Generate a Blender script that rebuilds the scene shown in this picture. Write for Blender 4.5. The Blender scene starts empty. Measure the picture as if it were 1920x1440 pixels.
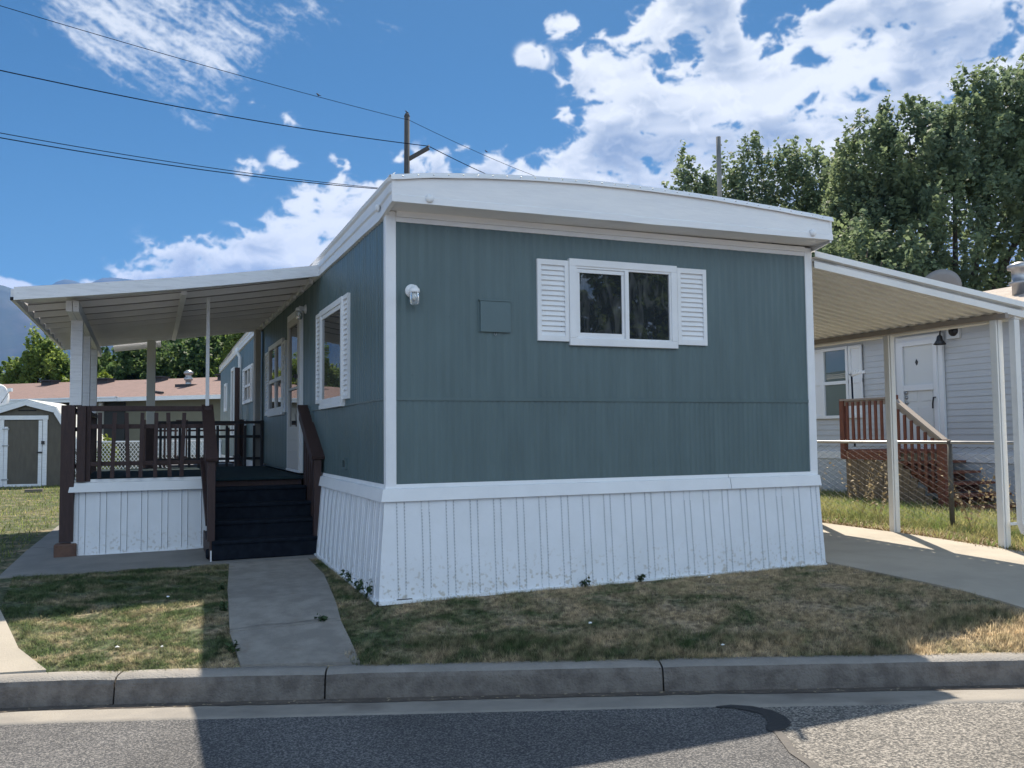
import bpy, math, random
import numpy as np
from mathutils import Vector, noise as mnoise
random.seed(7); RNG = np.random.default_rng(7)
SC = bpy.context.scene
COL = SC.collection
R = math.radians

# ------------------------------------------------------------------ camera
cam_d = bpy.data.cameras.new('camera'); cam = bpy.data.objects.new('camera', cam_d); COL.objects.link(cam)
cam_d.sensor_width = 36.0; cam_d.lens = 1671.92/1920*36.0
cam_d.clip_start = 0.05; cam_d.clip_end = 20000
_r = Vector((0.92380013, -0.38275307, -0.00966447)); _u = Vector((-0.01273751, -0.05595112, 0.99835226)); _f = Vector((0.38266313, 0.92215485, 0.05656297))
from mathutils import Matrix
M = Matrix((( _r.x, _u.x, -_f.x, -1.66375), (_r.y, _u.y, -_f.y, -6.41639), (_r.z, _u.z, -_f.z, 1.25532), (0, 0, 0, 1)))
cam.matrix_world = M
SC.camera = cam

# ------------------------------------------------------------------ light
SUN_AZ = R(60.0)      # direction to the sun, from +X towards +Y
SUN_EL = R(51.3)
sun_dir = Vector((math.cos(SUN_AZ)*math.cos(SUN_EL), math.sin(SUN_AZ)*math.cos(SUN_EL), math.sin(SUN_EL)))
sd = bpy.data.lights.new('sun', 'SUN'); sd.energy = 5.0; sd.angle = R(0.53); sd.color = (1.0, 0.90, 0.76)
so = bpy.data.objects.new('sun', sd); COL.objects.link(so)
so.rotation_euler = sun_dir.to_track_quat('Z', 'Y').to_euler()
SC.view_settings.view_transform = 'Standard'; SC.view_settings.look = 'None'
SC.view_settings.exposure = 0.95; SC.view_settings.gamma = 1.0

W = bpy.data.worlds.new('World'); SC.world = W; W.use_nodes = True
nt = W.node_tree; nt.nodes.clear()
def N(t, **kw):
    n = nt.nodes.new(t)
    for k, v in kw.items(): setattr(n, k, v)
    return n
def LK(a, b): nt.links.new(a, b)
out = N('ShaderNodeOutputWorld'); bg = N('ShaderNodeBackground'); LK(bg.outputs[0], out.inputs[0])
bg.inputs[1].default_value = 0.15
sky = N('ShaderNodeTexSky'); sky.sky_type = 'NISHITA'; sky.sun_disc = False
sky.sun_elevation = SUN_EL; sky.sun_rotation = R(90) - SUN_AZ
sky.air_density = 1.15; sky.dust_density = 0.6; sky.ozone_density = 2.2; sky.altitude = 1300
tc = N('ShaderNodeTexCoord')
def math_n(op, a, b=None, c=None, clamp=False):
    n = N('ShaderNodeMath', operation=op); n.use_clamp = clamp
    for i, v in enumerate((a, b, c)):
        if v is None: continue
        if isinstance(v, (int, float)): n.inputs[i].default_value = v
        else: LK(v, n.inputs[i])
    return n.outputs[0]
def vmath(op, a, b):
    n = N('ShaderNodeVectorMath', operation=op)
    for i, v in enumerate((a, b)):
        if isinstance(v, (tuple, list)): n.inputs[i].default_value = v
        else: LK(v, n.inputs[i])
    return n
DIR = tc.outputs['Generated']
CLOUD_LIT = (3.7, 3.8, 3.85, 1); CLOUD_GREY = (1.1, 1.45, 2.0, 1); FILL_BOOST = 0.50
# clouds of the dome, computed here as fields over azimuth (from +X) and elevation: cover, shade, brightness
def pnoise(x, y, seed):
    xi = np.floor(x).astype(np.int64); yi = np.floor(y).astype(np.int64); xf = x-xi; yf_ = y-yi
    def gr(ix, iy, dx, dy):
        hsh = (ix*374761393+iy*668265263+seed*982451653) & 0x7fffffff; hsh = (hsh ^ (hsh >> 13))*1274126177 & 0x7fffffff; hsh ^= hsh >> 16
        a = (hsh & 1023)/1023*2*np.pi; return np.cos(a)*dx+np.sin(a)*dy
    u = xf*xf*xf*(xf*(xf*6-15)+10); v = yf_*yf_*yf_*(yf_*(yf_*6-15)+10)
    a = gr(xi, yi, xf, yf_); b = gr(xi+1, yi, xf-1, yf_); c = gr(xi, yi+1, xf, yf_-1); d = gr(xi+1, yi+1, xf-1, yf_-1)
    return ((a+(b-a)*u)+((c+(d-c)*u)-(a+(b-a)*u))*v)*1.5
def fbm2(x, y, octv, gain=.5, seed=1, billow=False):
    s_ = 0; a = 1.0; tot = 0
    for o in range(octv):
        n = pnoise(x, y, seed+o*17)
        if billow: n = 1-2*np.abs(n)*1.35
        s_ = s_+n*a; tot += a; a *= gain; x = x*2.03+11.3; y = y*2.03-7.7
    return s_/tot
def gblur(a, sg):
    r = int(sg*2.6)+1; k = np.exp(-.5*(np.arange(-r, r+1)/sg)**2); k /= k.sum()
    p = np.pad(a, ((r, r), (0, 0)), 'edge'); a = sum(k[i]*p[i:i+a.shape[0]] for i in range(2*r+1))
    p = np.pad(a, ((0, 0), (r, r)), 'edge'); return sum(k[i]*p[:, i:i+a.shape[1]] for i in range(2*r+1))
def poly_mask(A, E, poly):
    ins = np.zeros(A.shape, bool); n = len(poly)
    for i in range(n):
        x0, y0 = poly[i]; x1, y1 = poly[(i+1) % n]
        c = ((y0 > E) != (y1 > E)); xi = (x1-x0)*(E-y0)/((y1-y0) if y1 != y0 else 1e-9)+x0; ins ^= (c & (A < xi))
    return ins.astype(float)
def sstep(x, a, b):
    t = np.clip((x-a)/(b-a), 0, 1); return t*t*(3-2*t)
AZ0, AZ1, EL0, EL1, NXW, NYW = 20.0, 110.0, -2.0, 44.0, 1500, 768
azs = np.linspace(AZ0, AZ1, NXW); els = np.linspace(EL0, EL1, NYW); AA, EE = np.meshgrid(azs, els)
PX = NXW/(AZ1-AZ0)
big = [[(64.2,17.6),(63.0,18.5),(61.4,19.6),(62.7,20.9),(63.8,22.0),(64.4,23.8),(63.2,23.2),(61.3,23.1),(62.0,25.1),(60.1,25.5),(58.4,24.7),(58.3,25.6),(57.1,26.4),(56.7,28.6),(54,46),(10,46),(10,4.9),(57.4,11.1),(68.0,13.7),(68.0,17.3)],
       [(79.3,16.5),(78.0,17.0),(76.3,16.7),(74.5,17.3),(72.9,16.7),(70.1,17.4),(67.3,17.8),(66.0,13.1),(79.6,6.3),(92.0,5.9),(91.1,9.9),(89.1,11.2),(87.6,11.8),(84.8,11.8),(82.6,12.5),(81.1,13.4),(81.5,14.4),(80.0,15.4)]]
gaps = [[(52.9,27.4),(46.0,26.4),(48.3,24.3),(49.3,23.3),(50.9,23.4),(52.2,24.5)], [(57.2,24.1),(55.5,24.2),(54.1,23.2),(55.5,22.7),(56.9,23.0)], [(47.7,22.2),(46.4,22.3),(45.7,21.2),(47.1,20.9)],
        [(41.8,22.2),(39.9,22.0),(39.2,20.9),(41.0,20.9)], [(58.1,21.9),(56.7,22.0),(57.0,20.5),(58.1,20.7)]]
small = [[(66.8,23.7),(65.8,23.9),(64.8,23.3),(65.5,22.7),(66.8,22.8)], [(65.7,26.1),(64.8,25.9),(63.3,25.7),(62.4,25.3),(63.4,24.6),(64.7,24.7)], [(64.4,20.4),(63.4,20.2),(63.0,19.4),(64.3,19.3)],
         [(85.8,16.8),(84.7,17.0),(83.1,16.3),(83.9,15.8),(85.3,16.1)], [(82.7,17.3),(81.0,17.1),(79.8,17.5),(81.0,16.5),(82.4,16.5)], [(86.0,21.3),(84.9,21.5),(83.7,21.1),(84.6,20.6),(85.6,20.7)],
         [(84.6,20.7),(83.6,20.9),(82.7,20.2),(83.6,19.9)], [(82.1,19.7),(81.5,19.7),(80.9,18.9),(81.7,19.0)], [(102.4,8.7),(97.5,8.9),(95.4,8.7),(92.0,9.1),(91.7,8.4),(95.9,8.0),(102.4,7.5)]]
cirr = [[(96.7,23.8),(94.3,25.3),(88.4,26.8),(85.6,25.3),(80.0,24.7),(82.0,24.0),(83.6,22.9),(84.7,21.8),(85.9,19.9),(87.7,20.5),(90.8,20.6),(92.6,21.4),(94.5,22.5)], [(83.0,25.8),(81.0,26.9),(78.3,26.2),(79.0,25.3),(81.0,25.3)]]
cirs = [[(89.2,19.1),(87.4,19.6),(85.4,19.1),(86.2,18.5),(88.3,18.7)], [(76.0,25.1),(74.9,25.2),(74.7,24.5),(75.8,24.3)]]
mb = np.zeros(AA.shape); mg = mb.copy(); ms_ = mb.copy(); mc = mb.copy()
for p in big: mb = np.maximum(mb, poly_mask(AA, EE, p))
for p in gaps: mg = np.maximum(mg, poly_mask(AA, EE, p))
for p in small: ms_ = np.maximum(ms_, poly_mask(AA, EE, p))
for p in cirr: mc = np.maximum(mc, poly_mask(AA, EE, p))
mcs = mb*0
for p in cirs: mcs = np.maximum(mcs, poly_mask(AA, EE, p))
mb = np.clip(gblur(mb, 1.15*PX)-gblur(mg, .85*PX)*.95, 0, 1); ms_ = gblur(ms_, .42*PX)
X_ = AA*.95; Y_ = EE*1.55
wx = fbm2(X_/3.2, Y_/3.2, 4, .5, 91)*1.1; wy = fbm2(X_/3.2+40, Y_/3.2, 4, .5, 57)*1.1
bil = fbm2((X_+wx)/3.4, (Y_+wy)/3.4, 7, .56, 5, True); fb = fbm2((X_+wx*.6)/5.5, (Y_+wy*.6)/5.5, 8, .58, 23)
nz = bil*.62+fb*.85
nz = (nz-nz.mean())/nz.std()
dens = (mb-.48)*1.70+nz*.46
dens = np.maximum(dens, (ms_-.36)*1.8+nz*.46)
dens = np.where(np.maximum(mb, ms_) < .03, -1, dens)
cov = .55*sstep(dens, -.06, .40)+.45*sstep(dens, -.28, .85)
cov = np.clip(cov*1.06, 0, 1)*sstep(np.maximum(mb, ms_), .03, .3)
th = np.clip(dens, 0, 1.6); acc = np.zeros(th.shape)
for st_, w_ in ((3, .9), (7, .9), (13, .8), (22, .7), (34, .6)):
    sh_ = np.roll(np.roll(th, -st_, 0), int(st_*.12), 1); sh_[-st_:] = th[-st_:]; acc += sh_*w_
low = sstep(fbm2(X_/9, Y_/6, 4, .5, 77), -.25, .35)
shade_ = (1-np.exp(-.75*np.clip(acc*.50+th*1.1-.55, 0, 9)))*(.08+.95*low)
shade_ = np.clip(shade_-.22*sstep(bil-gblur(bil, .9*PX), .0, .35), 0, 1)
ang = R(24); U_ = AA*math.cos(ang)+EE*math.sin(ang); V_ = -AA*math.sin(ang)+EE*math.cos(ang)
wv = fbm2(AA/2.5, EE/2.5, 3, .5, 33)*.5
st1 = fbm2((U_+wv)/4.2, (V_+wv)/.85, 7, .62, 41); st2 = fbm2((AA+wv)/.75, (EE+wv)/.42, 5, .6, 65, True)
mc = np.maximum(gblur(mc, .95*PX), gblur(mcs, .5*PX)*.75)
st1 /= st1.std(); st2 = (st2-st2.mean())/st2.std()
dc = (mc-.48)*1.6+st1*.30+st2*.16
cci = sstep(dc, -.35, 1.6)*.9*sstep(mc, .02, .25)
alpha = 1-(1-cov)*(1-cci); gsh = np.where(cov > cci, shade_, shade_*cov+.12*(1-cov))
fade = sstep(EE, 0, 2.5); alpha = alpha*fade
def field_image(name, *ch):
    hgt, wid = ch[0].shape; im = bpy.data.images.new(name, wid, hgt, float_buffer=True, alpha=False); im.colorspace_settings.name = 'Non-Color'
    buf = np.ones((hgt, wid, 4), np.float32)
    for k, c in enumerate(ch): buf[..., k] = c
    im.pixels.foreach_set(buf.ravel()); im.update(); return im
im1 = field_image('cloud_field', alpha, gsh, np.ones(alpha.shape))
# rest of the dome: unseen broken cloud, brightened opposite the sun as added fill
a2 = np.linspace(-180, 180, 721); e2_ = np.linspace(-2, 90, 185); A2, E2 = np.meshgrid(a2, e2_)
cx_, cy_ = np.cos(np.radians(A2))/(np.sin(np.radians(np.maximum(E2, 0)))+.22), np.sin(np.radians(A2))/(np.sin(np.radians(np.maximum(E2, 0)))+.22)
n2_ = fbm2(cx_*1.5+7, cy_*1.5, 6, .56, 12, True)*.5+fbm2(cx_*1.2, cy_*1.2, 6, .55, 8)*.8
back = -np.sin(np.radians(A2)); bias = .25*np.clip(back, -.3, 1)+.22*np.exp(-((E2-20)/14)**2)-.16*sstep(E2, 38, 62)
c2 = sstep(n2_+bias, .12, .42)*sstep(E2, 0, 4)
win_ = sstep(A2, AZ0-.1, AZ0+.1)*(1-sstep(A2, AZ1-.1, AZ1+.1))*(1-sstep(E2, EL1-.3, EL1+.3)); c2 = c2*(1-win_)
s2_ = .35*sstep(n2_, .3, .8); b2_ = 1+FILL_BOOST*sstep(back, -.25, .35)
im2 = field_image('dome_fill_cloud_field', c2, s2_, b2_)
sx = N('ShaderNodeSeparateXYZ'); LK(DIR, sx.inputs[0])
az_ = math_n('MULTIPLY', math_n('ARCTAN2', sx.outputs[1], sx.outputs[0]), 180/math.pi); el_ = math_n('MULTIPLY', math_n('ARCSINE', sx.outputs[2]), 180/math.pi)
def lookup(im, a0, a1, e0, e1, ext):
    cmb = N('ShaderNodeCombineXYZ'); LK(math_n('DIVIDE', math_n('SUBTRACT', az_, a0), a1-a0), cmb.inputs[0]); LK(math_n('DIVIDE', math_n('SUBTRACT', el_, e0), e1-e0), cmb.inputs[1])
    t = N('ShaderNodeTexImage'); t.image = im; t.interpolation = 'Cubic'; t.extension = ext; LK(cmb.outputs[0], t.inputs[0]); sp = N('ShaderNodeSeparateXYZ'); LK(t.outputs[0], sp.inputs[0]); return sp.outputs
f1 = lookup(im1, AZ0, AZ1, EL0, EL1, 'CLIP'); f2 = lookup(im2, -180, 180, -2, 90, 'EXTEND')
allc = math_n('MAXIMUM', f1[0], f2[0]); shd = math_n('MAXIMUM', f1[1], f2[1]); bri = math_n('MAXIMUM', f1[2], f2[2])
cc = N('ShaderNodeMix', data_type='RGBA'); cc.inputs[6].default_value = CLOUD_LIT; cc.inputs[7].default_value = CLOUD_GREY
LK(shd, cc.inputs[0])
ex = math_n('SUBTRACT', bri, 1.0); tint = N('ShaderNodeCombineXYZ')   # bluer tint on the added fill cloud, cools the shaded faces
for k, q in enumerate((.55, 1.0, 1.40)): LK(math_n('MULTIPLY_ADD', ex, q, 1.0), tint.inputs[k])
cbr = N('ShaderNodeVectorMath', operation='MULTIPLY'); LK(cc.outputs[2], cbr.inputs[0]); LK(tint.outputs[0], cbr.inputs[1])
skc = N('ShaderNodeMix', data_type='RGBA', blend_type='MULTIPLY'); skc.inputs[0].default_value = 1.0
LK(sky.outputs[0], skc.inputs[6])
lowm = N('ShaderNodeMapRange'); LK(el_, lowm.inputs[0]); lowm.inputs[1].default_value = 3; lowm.inputs[2].default_value = 24; lowm.interpolation_type = 'SMOOTHSTEP'
skm = N('ShaderNodeMix', data_type='RGBA'); LK(lowm.outputs[0], skm.inputs[0]); skm.inputs[6].default_value = (0.20, 0.262, 0.262, 1); skm.inputs[7].default_value = (0.142, 0.226, 0.255, 1); LK(skm.outputs[2], skc.inputs[7])
mx = N('ShaderNodeMix', data_type='RGBA'); LK(allc, mx.inputs[0]); LK(skc.outputs[2], mx.inputs[6]); LK(cbr.outputs[0], mx.inputs[7])
LK(mx.outputs[2], bg.inputs[0])

# ------------------------------------------------------------------ helpers
def tag(o, label=None, cat=None, group=None, kind=None):
    if label: o['label'] = label
    if cat: o['category'] = cat
    if group: o['group'] = group
    if kind: o['kind'] = kind
    return o
def thing(name, loc, label, cat, group=None):
    o = bpy.data.objects.new(name, None); COL.objects.link(o); o.location = loc; o.empty_display_size = .2
    return tag(o, label, cat, group)
def root_of(o):
    while o.parent: o = o.parent
    return o
V = Vector
class MB:
    def __init__(s): s.v = []; s.f = []; s.m = []; s.s = []
    def add(s, vs, fs, mi=0, sm=False):
        b = len(s.v); s.v += [tuple(p) for p in vs]
        for f in fs: s.f.append([i+b for i in f]); s.m.append(mi); s.s.append(sm)
        return s
    def quad(s, a, b, c, d, mi=0): return s.add((a, b, c, d), ((0, 1, 2, 3),), mi)
    def box(s, x0, x1, y0, y1, z0, z1, mi=0):
        if x0 > x1: x0, x1 = x1, x0
        if y0 > y1: y0, y1 = y1, y0
        if z0 > z1: z0, z1 = z1, z0
        return s.add([(x0,y0,z0),(x1,y0,z0),(x1,y1,z0),(x0,y1,z0),(x0,y0,z1),(x1,y0,z1),(x1,y1,z1),(x0,y1,z1)],
              [(0,3,2,1),(4,5,6,7),(0,1,5,4),(1,2,6,5),(2,3,7,6),(3,0,4,7)], mi)
    def beam(s, p, q, w, h, mi=0, up=(0,0,1)):
        p = V(p); q = V(q); d = (q-p).normalized(); up = V(up)
        if abs(d.dot(up)) > .98: up = V((0,1,0))
        r = d.cross(up).normalized(); u = r.cross(d)
        c = [r*(-w/2)+u*(-h/2), r*(w/2)+u*(-h/2), r*(w/2)+u*(h/2), r*(-w/2)+u*(h/2)]
        return s.add([p+x for x in c]+[q+x for x in c], [(0,3,2,1)[::-1],(4,5,6,7)[::-1],(0,1,5,4)[::-1],(1,2,6,5)[::-1],(2,3,7,6)[::-1],(3,0,4,7)[::-1]], mi)
    def tube(s, pts, r, n=8, mi=0, sm=True, caps=True):
        pts = [V(p) for p in pts]; rs = r if isinstance(r, (list, tuple)) else [r]*len(pts)
        vs = []; prev = None
        for i, p in enumerate(pts):
            d = (pts[min(i+1, len(pts)-1)]-pts[max(i-1, 0)]).normalized()
            a = V((0,0,1)) if abs(d.z) < .9 else V((1,0,0))
            if prev is None: x = d.cross(a).normalized()
            else: x = (prev - d*prev.dot(d)).normalized()
            prev = x; y = d.cross(x)
            for k in range(n):
                t = 2*math.pi*k/n; vs.append(p+(x*math.cos(t)+y*math.sin(t))*rs[i])
        fs = []
        for i in range(len(pts)-1):
            for k in range(n):
                a = i*n+k; b = i*n+(k+1) % n; fs.append((a, b, b+n, a+n))
        if caps: fs.append(tuple(range(n))[::-1]); fs.append(tuple(range((len(pts)-1)*n, len(pts)*n)))
        return s.add(vs, fs, mi, sm)
    def lathe(s, prof, c, ax=(0,0,1), n=20, mi=0, sm=True):
        c = V(c); ax = V(ax).normalized(); a = V((0,0,1)) if abs(ax.z) < .9 else V((1,0,0))
        x = ax.cross(a).normalized(); y = ax.cross(x); vs = []
        for (rr, z) in prof:
            for k in range(n):
                t = 2*math.pi*k/n; vs.append(c+ax*z+(x*math.cos(t)+y*math.sin(t))*max(rr, 1e-4))
        fs = []
        for i in range(len(prof)-1):
            for k in range(n):
                p = i*n+k; q = i*n+(k+1) % n; fs.append((p, q, q+n, p+n))
        return s.add(vs, fs, mi, sm)
    def prism(s, poly, axis, a, b, mi=0):
        # poly: 2D outline in the other two axes (ccw), extruded along axis from a to b
        def P(u, v, t): return {'X': (t, u, v), 'Y': (u, t, v), 'Z': (u, v, t)}[axis]
        n = len(poly); vs = [P(u, v, a) for u, v in poly]+[P(u, v, b) for u, v in poly]
        fs = [tuple(range(n)), tuple(range(n, 2*n))[::-1]]+[(i, i+n, (i+1) % n+n, (i+1) % n) for i in range(n)]
        return s.add(vs, fs, mi)
    def grid(s, P, nu, nv, mi=0, sm=False):
        vs = [P(i, j) for i in range(nu) for j in range(nv)]
        fs = [(i*nv+j, (i+1)*nv+j, (i+1)*nv+j+1, i*nv+j+1) for i in range(nu-1) for j in range(nv-1)]
        return s.add(vs, fs, mi, sm)
    def build(s, name, mats, parent=None, bevel=0.0):
        me = bpy.data.meshes.new(name)
        off = V((0, 0, 0))
        if parent is not None: off = root_of(parent).location
        me.from_pydata([(x-off.x, y-off.y, z-off.z) for x, y, z in s.v], [], s.f)
        if not isinstance(mats, (list, tuple)): mats = [mats]
        for m in mats: me.materials.append(m)
        me.polygons.foreach_set('material_index', s.m); me.polygons.foreach_set('use_smooth', s.s)
        me.update(); o = bpy.data.objects.new(name, me); COL.objects.link(o)
        if parent is not None: o.parent = parent
        if bevel:
            b = o.modifiers.new('bevel', 'BEVEL'); b.width = bevel; b.segments = 2; b.limit_method = 'ANGLE'; b.angle_limit = R(40)
        return o
def mesh_np(name, verts, faces_n, loops, mats, parent=None):
    # verts (n,3), all faces with faces_n corners
    me = bpy.data.meshes.new(name); n = len(verts); nf = len(loops)//faces_n
    me.vertices.add(n); me.vertices.foreach_set('co', np.asarray(verts, dtype=np.float32).ravel())
    me.loops.add(len(loops)); me.loops.foreach_set('vertex_index', np.asarray(loops, dtype=np.int32))
    me.polygons.add(nf); me.polygons.foreach_set('loop_start', np.arange(0, nf*faces_n, faces_n, dtype=np.int32))
    me.polygons.foreach_set('loop_total', np.full(nf, faces_n, dtype=np.int32))
    me.update(calc_edges=True)
    if not isinstance(mats, (list, tuple)): mats = [mats]
    for m in mats: me.materials.append(m)
    o = bpy.data.objects.new(name, me); COL.objects.link(o)
    if parent is not None: o.parent = parent
    return o

# ------------------------------------------------------------------ materials
def new_mat(name):
    m = bpy.data.materials.new(name); m.use_nodes = True; t = m.node_tree
    return m, t, t.nodes['Principled BSDF']
def mat(name, col, rough=.6, col2=None, nscale=4.0, ndet=6, nlo=.4, nhi=.65, bump=0.0, bscale=60.0, metallic=0.0, stretch=(1, 1, 1), spec=.5, coat=0.0, spots=None, zdirt=None):
    m, t, p = new_mat(name); L = t.links.new
    p.inputs['Roughness'].default_value = rough; p.inputs['Metallic'].default_value = metallic
    p.inputs['Specular IOR Level'].default_value = spec; p.inputs['Coat Weight'].default_value = coat
    g = t.nodes.new('ShaderNodeNewGeometry'); mp = t.nodes.new('ShaderNodeMapping'); L(g.outputs['Position'], mp.inputs['Vector']); mp.inputs['Scale'].default_value = stretch
    col = tuple(col)+(1,)
    if col2 is not None:
        n = t.nodes.new('ShaderNodeTexNoise'); n.inputs['Scale'].default_value = nscale; n.inputs['Detail'].default_value = ndet; n.inputs['Roughness'].default_value = .62
        L(mp.outputs[0], n.inputs['Vector'])
        r = t.nodes.new('ShaderNodeMapRange'); r.inputs[1].default_value = nlo; r.inputs[2].default_value = nhi; L(n.outputs['Fac'], r.inputs[0])
        mx = t.nodes.new('ShaderNodeMix'); mx.data_type = 'RGBA'; mx.inputs[6].default_value = col; mx.inputs[7].default_value = tuple(col2)+(1,)
        L(r.outputs[0], mx.inputs[0]); c = mx.outputs[2]
        if spots:
            sc, lo, hi, sc_col = spots
            n2 = t.nodes.new('ShaderNodeTexNoise'); n2.inputs['Scale'].default_value = sc; n2.inputs['Detail'].default_value = 4; L(mp.outputs[0], n2.inputs['Vector'])
            r2 = t.nodes.new('ShaderNodeMapRange'); r2.inputs[1].default_value = lo; r2.inputs[2].default_value = hi; L(n2.outputs['Fac'], r2.inputs[0])
            f2 = r2.outputs[0]
            if zdirt:   # soil splashes sit on the lowest part only
                sz = t.nodes.new('ShaderNodeSeparateXYZ'); L(g.outputs['Position'], sz.inputs[0]); rz = t.nodes.new('ShaderNodeMapRange'); rz.inputs[1].default_value = zdirt[0]; rz.inputs[2].default_value = zdirt[1]; rz.inputs[4].default_value = .8; L(sz.outputs[2], rz.inputs[0])
                mm = t.nodes.new('ShaderNodeMath'); mm.operation = 'MULTIPLY'; L(f2, mm.inputs[0]); L(rz.outputs[0], mm.inputs[1]); f2 = mm.outputs[0]
            m2 = t.nodes.new('ShaderNodeMix'); m2.data_type = 'RGBA'; L(f2, m2.inputs[0]); L(c, m2.inputs[6]); m2.inputs[7].default_value = tuple(sc_col)+(1,); c = m2.outputs[2]
        L(c, p.inputs['Base Color'])
    else: p.inputs['Base Color'].default_value = col
    if bump:
        n = t.nodes.new('ShaderNodeTexNoise'); n.inputs['Scale'].default_value = bscale; n.inputs['Detail'].default_value = 5; L(mp.outputs[0], n.inputs['Vector'])
        b = t.nodes.new('ShaderNodeBump'); b.inputs['Strength'].default_value = bump; b.inputs['Distance'].default_value = .01; L(n.outputs['Fac'], b.inputs['Height']); L(b.outputs[0], p.inputs['Normal'])
    return m
WHITE = mat('white_paint', (.78, .79, .80), .5, (.70, .71, .72), 3, nlo=.35, nhi=.75, bump=.15, bscale=25)
WHITEF = mat('white_fascia_paint', (.80, .80, .80), .42, (.70, .71, .73), 2.2, nlo=.35, nhi=.8, bump=.2, bscale=9, stretch=(1, 1, 6))
WHITEW = mat('weathered_white_wood', (.74, .75, .77), .6, (.62, .63, .65), 5, nlo=.45, nhi=.7, bump=.3, bscale=30, stretch=(1, 1, 10), spots=(16, .70, .74, (.22, .21, .2)))
SKIRT = mat('white_vinyl_skirting', (.76, .78, .81), .42, (.70, .72, .74), 4, nlo=.4, nhi=.75, bump=.1, bscale=12, spots=(30, .56, .66, (.40, .35, .27)), zdirt=(.42, .02))
SLOT = mat('skirting_slot', (.26, .27, .29), .8)
GROOVE = mat('skirting_groove', (.50, .51, .53), .6)
BLUE = mat('slate_blue_metal_siding', (.098, .148, .154), .40, (.076, .117, .122), 2.2, nlo=.3, nhi=.7, bump=.3, bscale=5, stretch=(3, 3, .5), spots=(38, .745, .77, (.035, .055, .06)))
BLUE2 = mat('slate_blue_panel_paint', (.096, .146, .155), .38, (.088, .134, .142), 2.5)
BROWN = mat('dark_brown_stained_wood', (.052, .027, .024), .62, (.035, .018, .017), 8, bump=.5, bscale=40, stretch=(6, 6, 1))
BLACKIRON = mat('dark_railing_paint', (.022, .02, .024), .5)
CARPET = mat('black_outdoor_carpet', (.010, .013, .020), .97, (.016, .021, .030), 14, bump=.6, bscale=300, spec=.1)
CARPETD = mat('dark_green_outdoor_carpet', (.018, .032, .040), .95, (.026, .045, .052), 6, bump=.5, bscale=300, spec=.1)
PANW = mat('porch_roof_pan_paint', (.78, .78, .79), .5, (.72, .72, .73), 3, bump=.1, bscale=20)
CREAM = mat('cream_carport_metal', (.80, .795, .755), .45, (.75, .745, .71), 2, bump=.08, bscale=10)
CREAMW = mat('carport_fascia_paint', (.78, .77, .74), .42, (.72, .71, .68), 3)
TAUPE = mat('taupe_carport_beam', (.30, .26, .22), .5, (.25, .22, .19), 4)
CONC = mat('concrete_walk', (.29, .27, .24), .92, (.215, .20, .18), 5, nlo=.4, nhi=.6, bump=1.0, bscale=110, spots=(7, .64, .78, (.22, .18, .15)))
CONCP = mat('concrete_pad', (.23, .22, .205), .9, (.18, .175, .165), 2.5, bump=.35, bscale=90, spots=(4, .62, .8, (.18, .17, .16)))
CONCD = mat('concrete_driveway', (.40, .355, .29), .88, (.33, .295, .24), 1.6, bump=.3, bscale=90, spots=(3, .68, .8, (.25, .23, .2)))
GUT = mat('gutter_concrete', (.29, .265, .23), .9, (.21, .195, .175), 3, nlo=.35, nhi=.7, bump=.5, bscale=90, spots=(2.6, .55, .75, (.17, .15, .13)))
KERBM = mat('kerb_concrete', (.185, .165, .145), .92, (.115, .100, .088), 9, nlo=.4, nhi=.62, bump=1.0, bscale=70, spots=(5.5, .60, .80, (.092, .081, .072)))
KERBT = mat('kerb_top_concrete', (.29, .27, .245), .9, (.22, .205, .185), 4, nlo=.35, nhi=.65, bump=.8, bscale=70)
DARK = mat('dark_gap', (.015, .014, .014), .9)
STONE = mat('brown_stone_block', (.15, .085, .06), .9, (.11, .065, .05), 9, bump=.8, bscale=30)
REDW = mat('reddish_stained_wood', (.20, .065, .035), .65, (.13, .045, .028), 7, bump=.5, bscale=30, stretch=(6, 6, 1))
GREYW = mat('weathered_fence_boards', (.24, .18, .12), .85, (.13, .10, .075), 7, bump=.6, bscale=30, stretch=(6, 6, 1))
VINYL = mat('pale_grey_lap_siding', (.53, .55, .57), .5, (.50, .52, .54), 2)
NWHITE = mat('neighbour_white_trim', (.76, .78, .80), .5)
SHEDW = mat('olive_brown_shed_siding', (.11, .098, .078), .8, (.09, .08, .064), 3, bump=.4, bscale=30, stretch=(4, 4, 1))
SHEDR = mat('pale_shingle_roof', (.55, .57, .55), .85, (.47, .49, .48), 6, bump=.5, bscale=40)
REDR = mat('reddish_shingle_roof', (.20, .125, .11), .9, (.155, .10, .088), 5, bump=.6, bscale=25, stretch=(1, 1, 5))
OLIVE = mat('olive_house_wall', (.17, .165, .12), .8, (.15, .145, .105), 2)
TANR = mat('tan_shingle_roof', (.42, .36, .31), .9, (.30, .26, .23), 9, bump=.6, bscale=40)
METAL = mat('galvanised_metal', (.42, .43, .44), .4, (.32, .33, .34), 8, metallic=.7)
WIREM = mat('galvanised_chain_wire', (.13, .13, .13), .7)
FPOST = mat('weathered_fence_post_steel', (.10, .095, .085), .6)
BLACKM = mat('black_metal', (.018, .018, .02), .45)
DARKV = mat('dark_roof_vent', (.03, .03, .034), .6)
CABLE = mat('utility_cable', (.012, .016, .026), 1.0, spec=0.0)
POLE = mat('weathered_grey_pole_wood', (.075, .075, .075), .9, (.05, .05, .05), 6, bump=.5, bscale=20, stretch=(8, 8, 1))
PIPEM = mat('grey_vent_pipe', (.16, .17, .17), .6, (.12, .13, .13), 6)
BARK = mat('tree_bark', (.085, .065, .05), .95, (.05, .04, .032), 6, bump=.8, bscale=20, stretch=(4, 4, 1))
ORANGE = mat('orange_plastic', (.75, .10, .03), .5)
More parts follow.
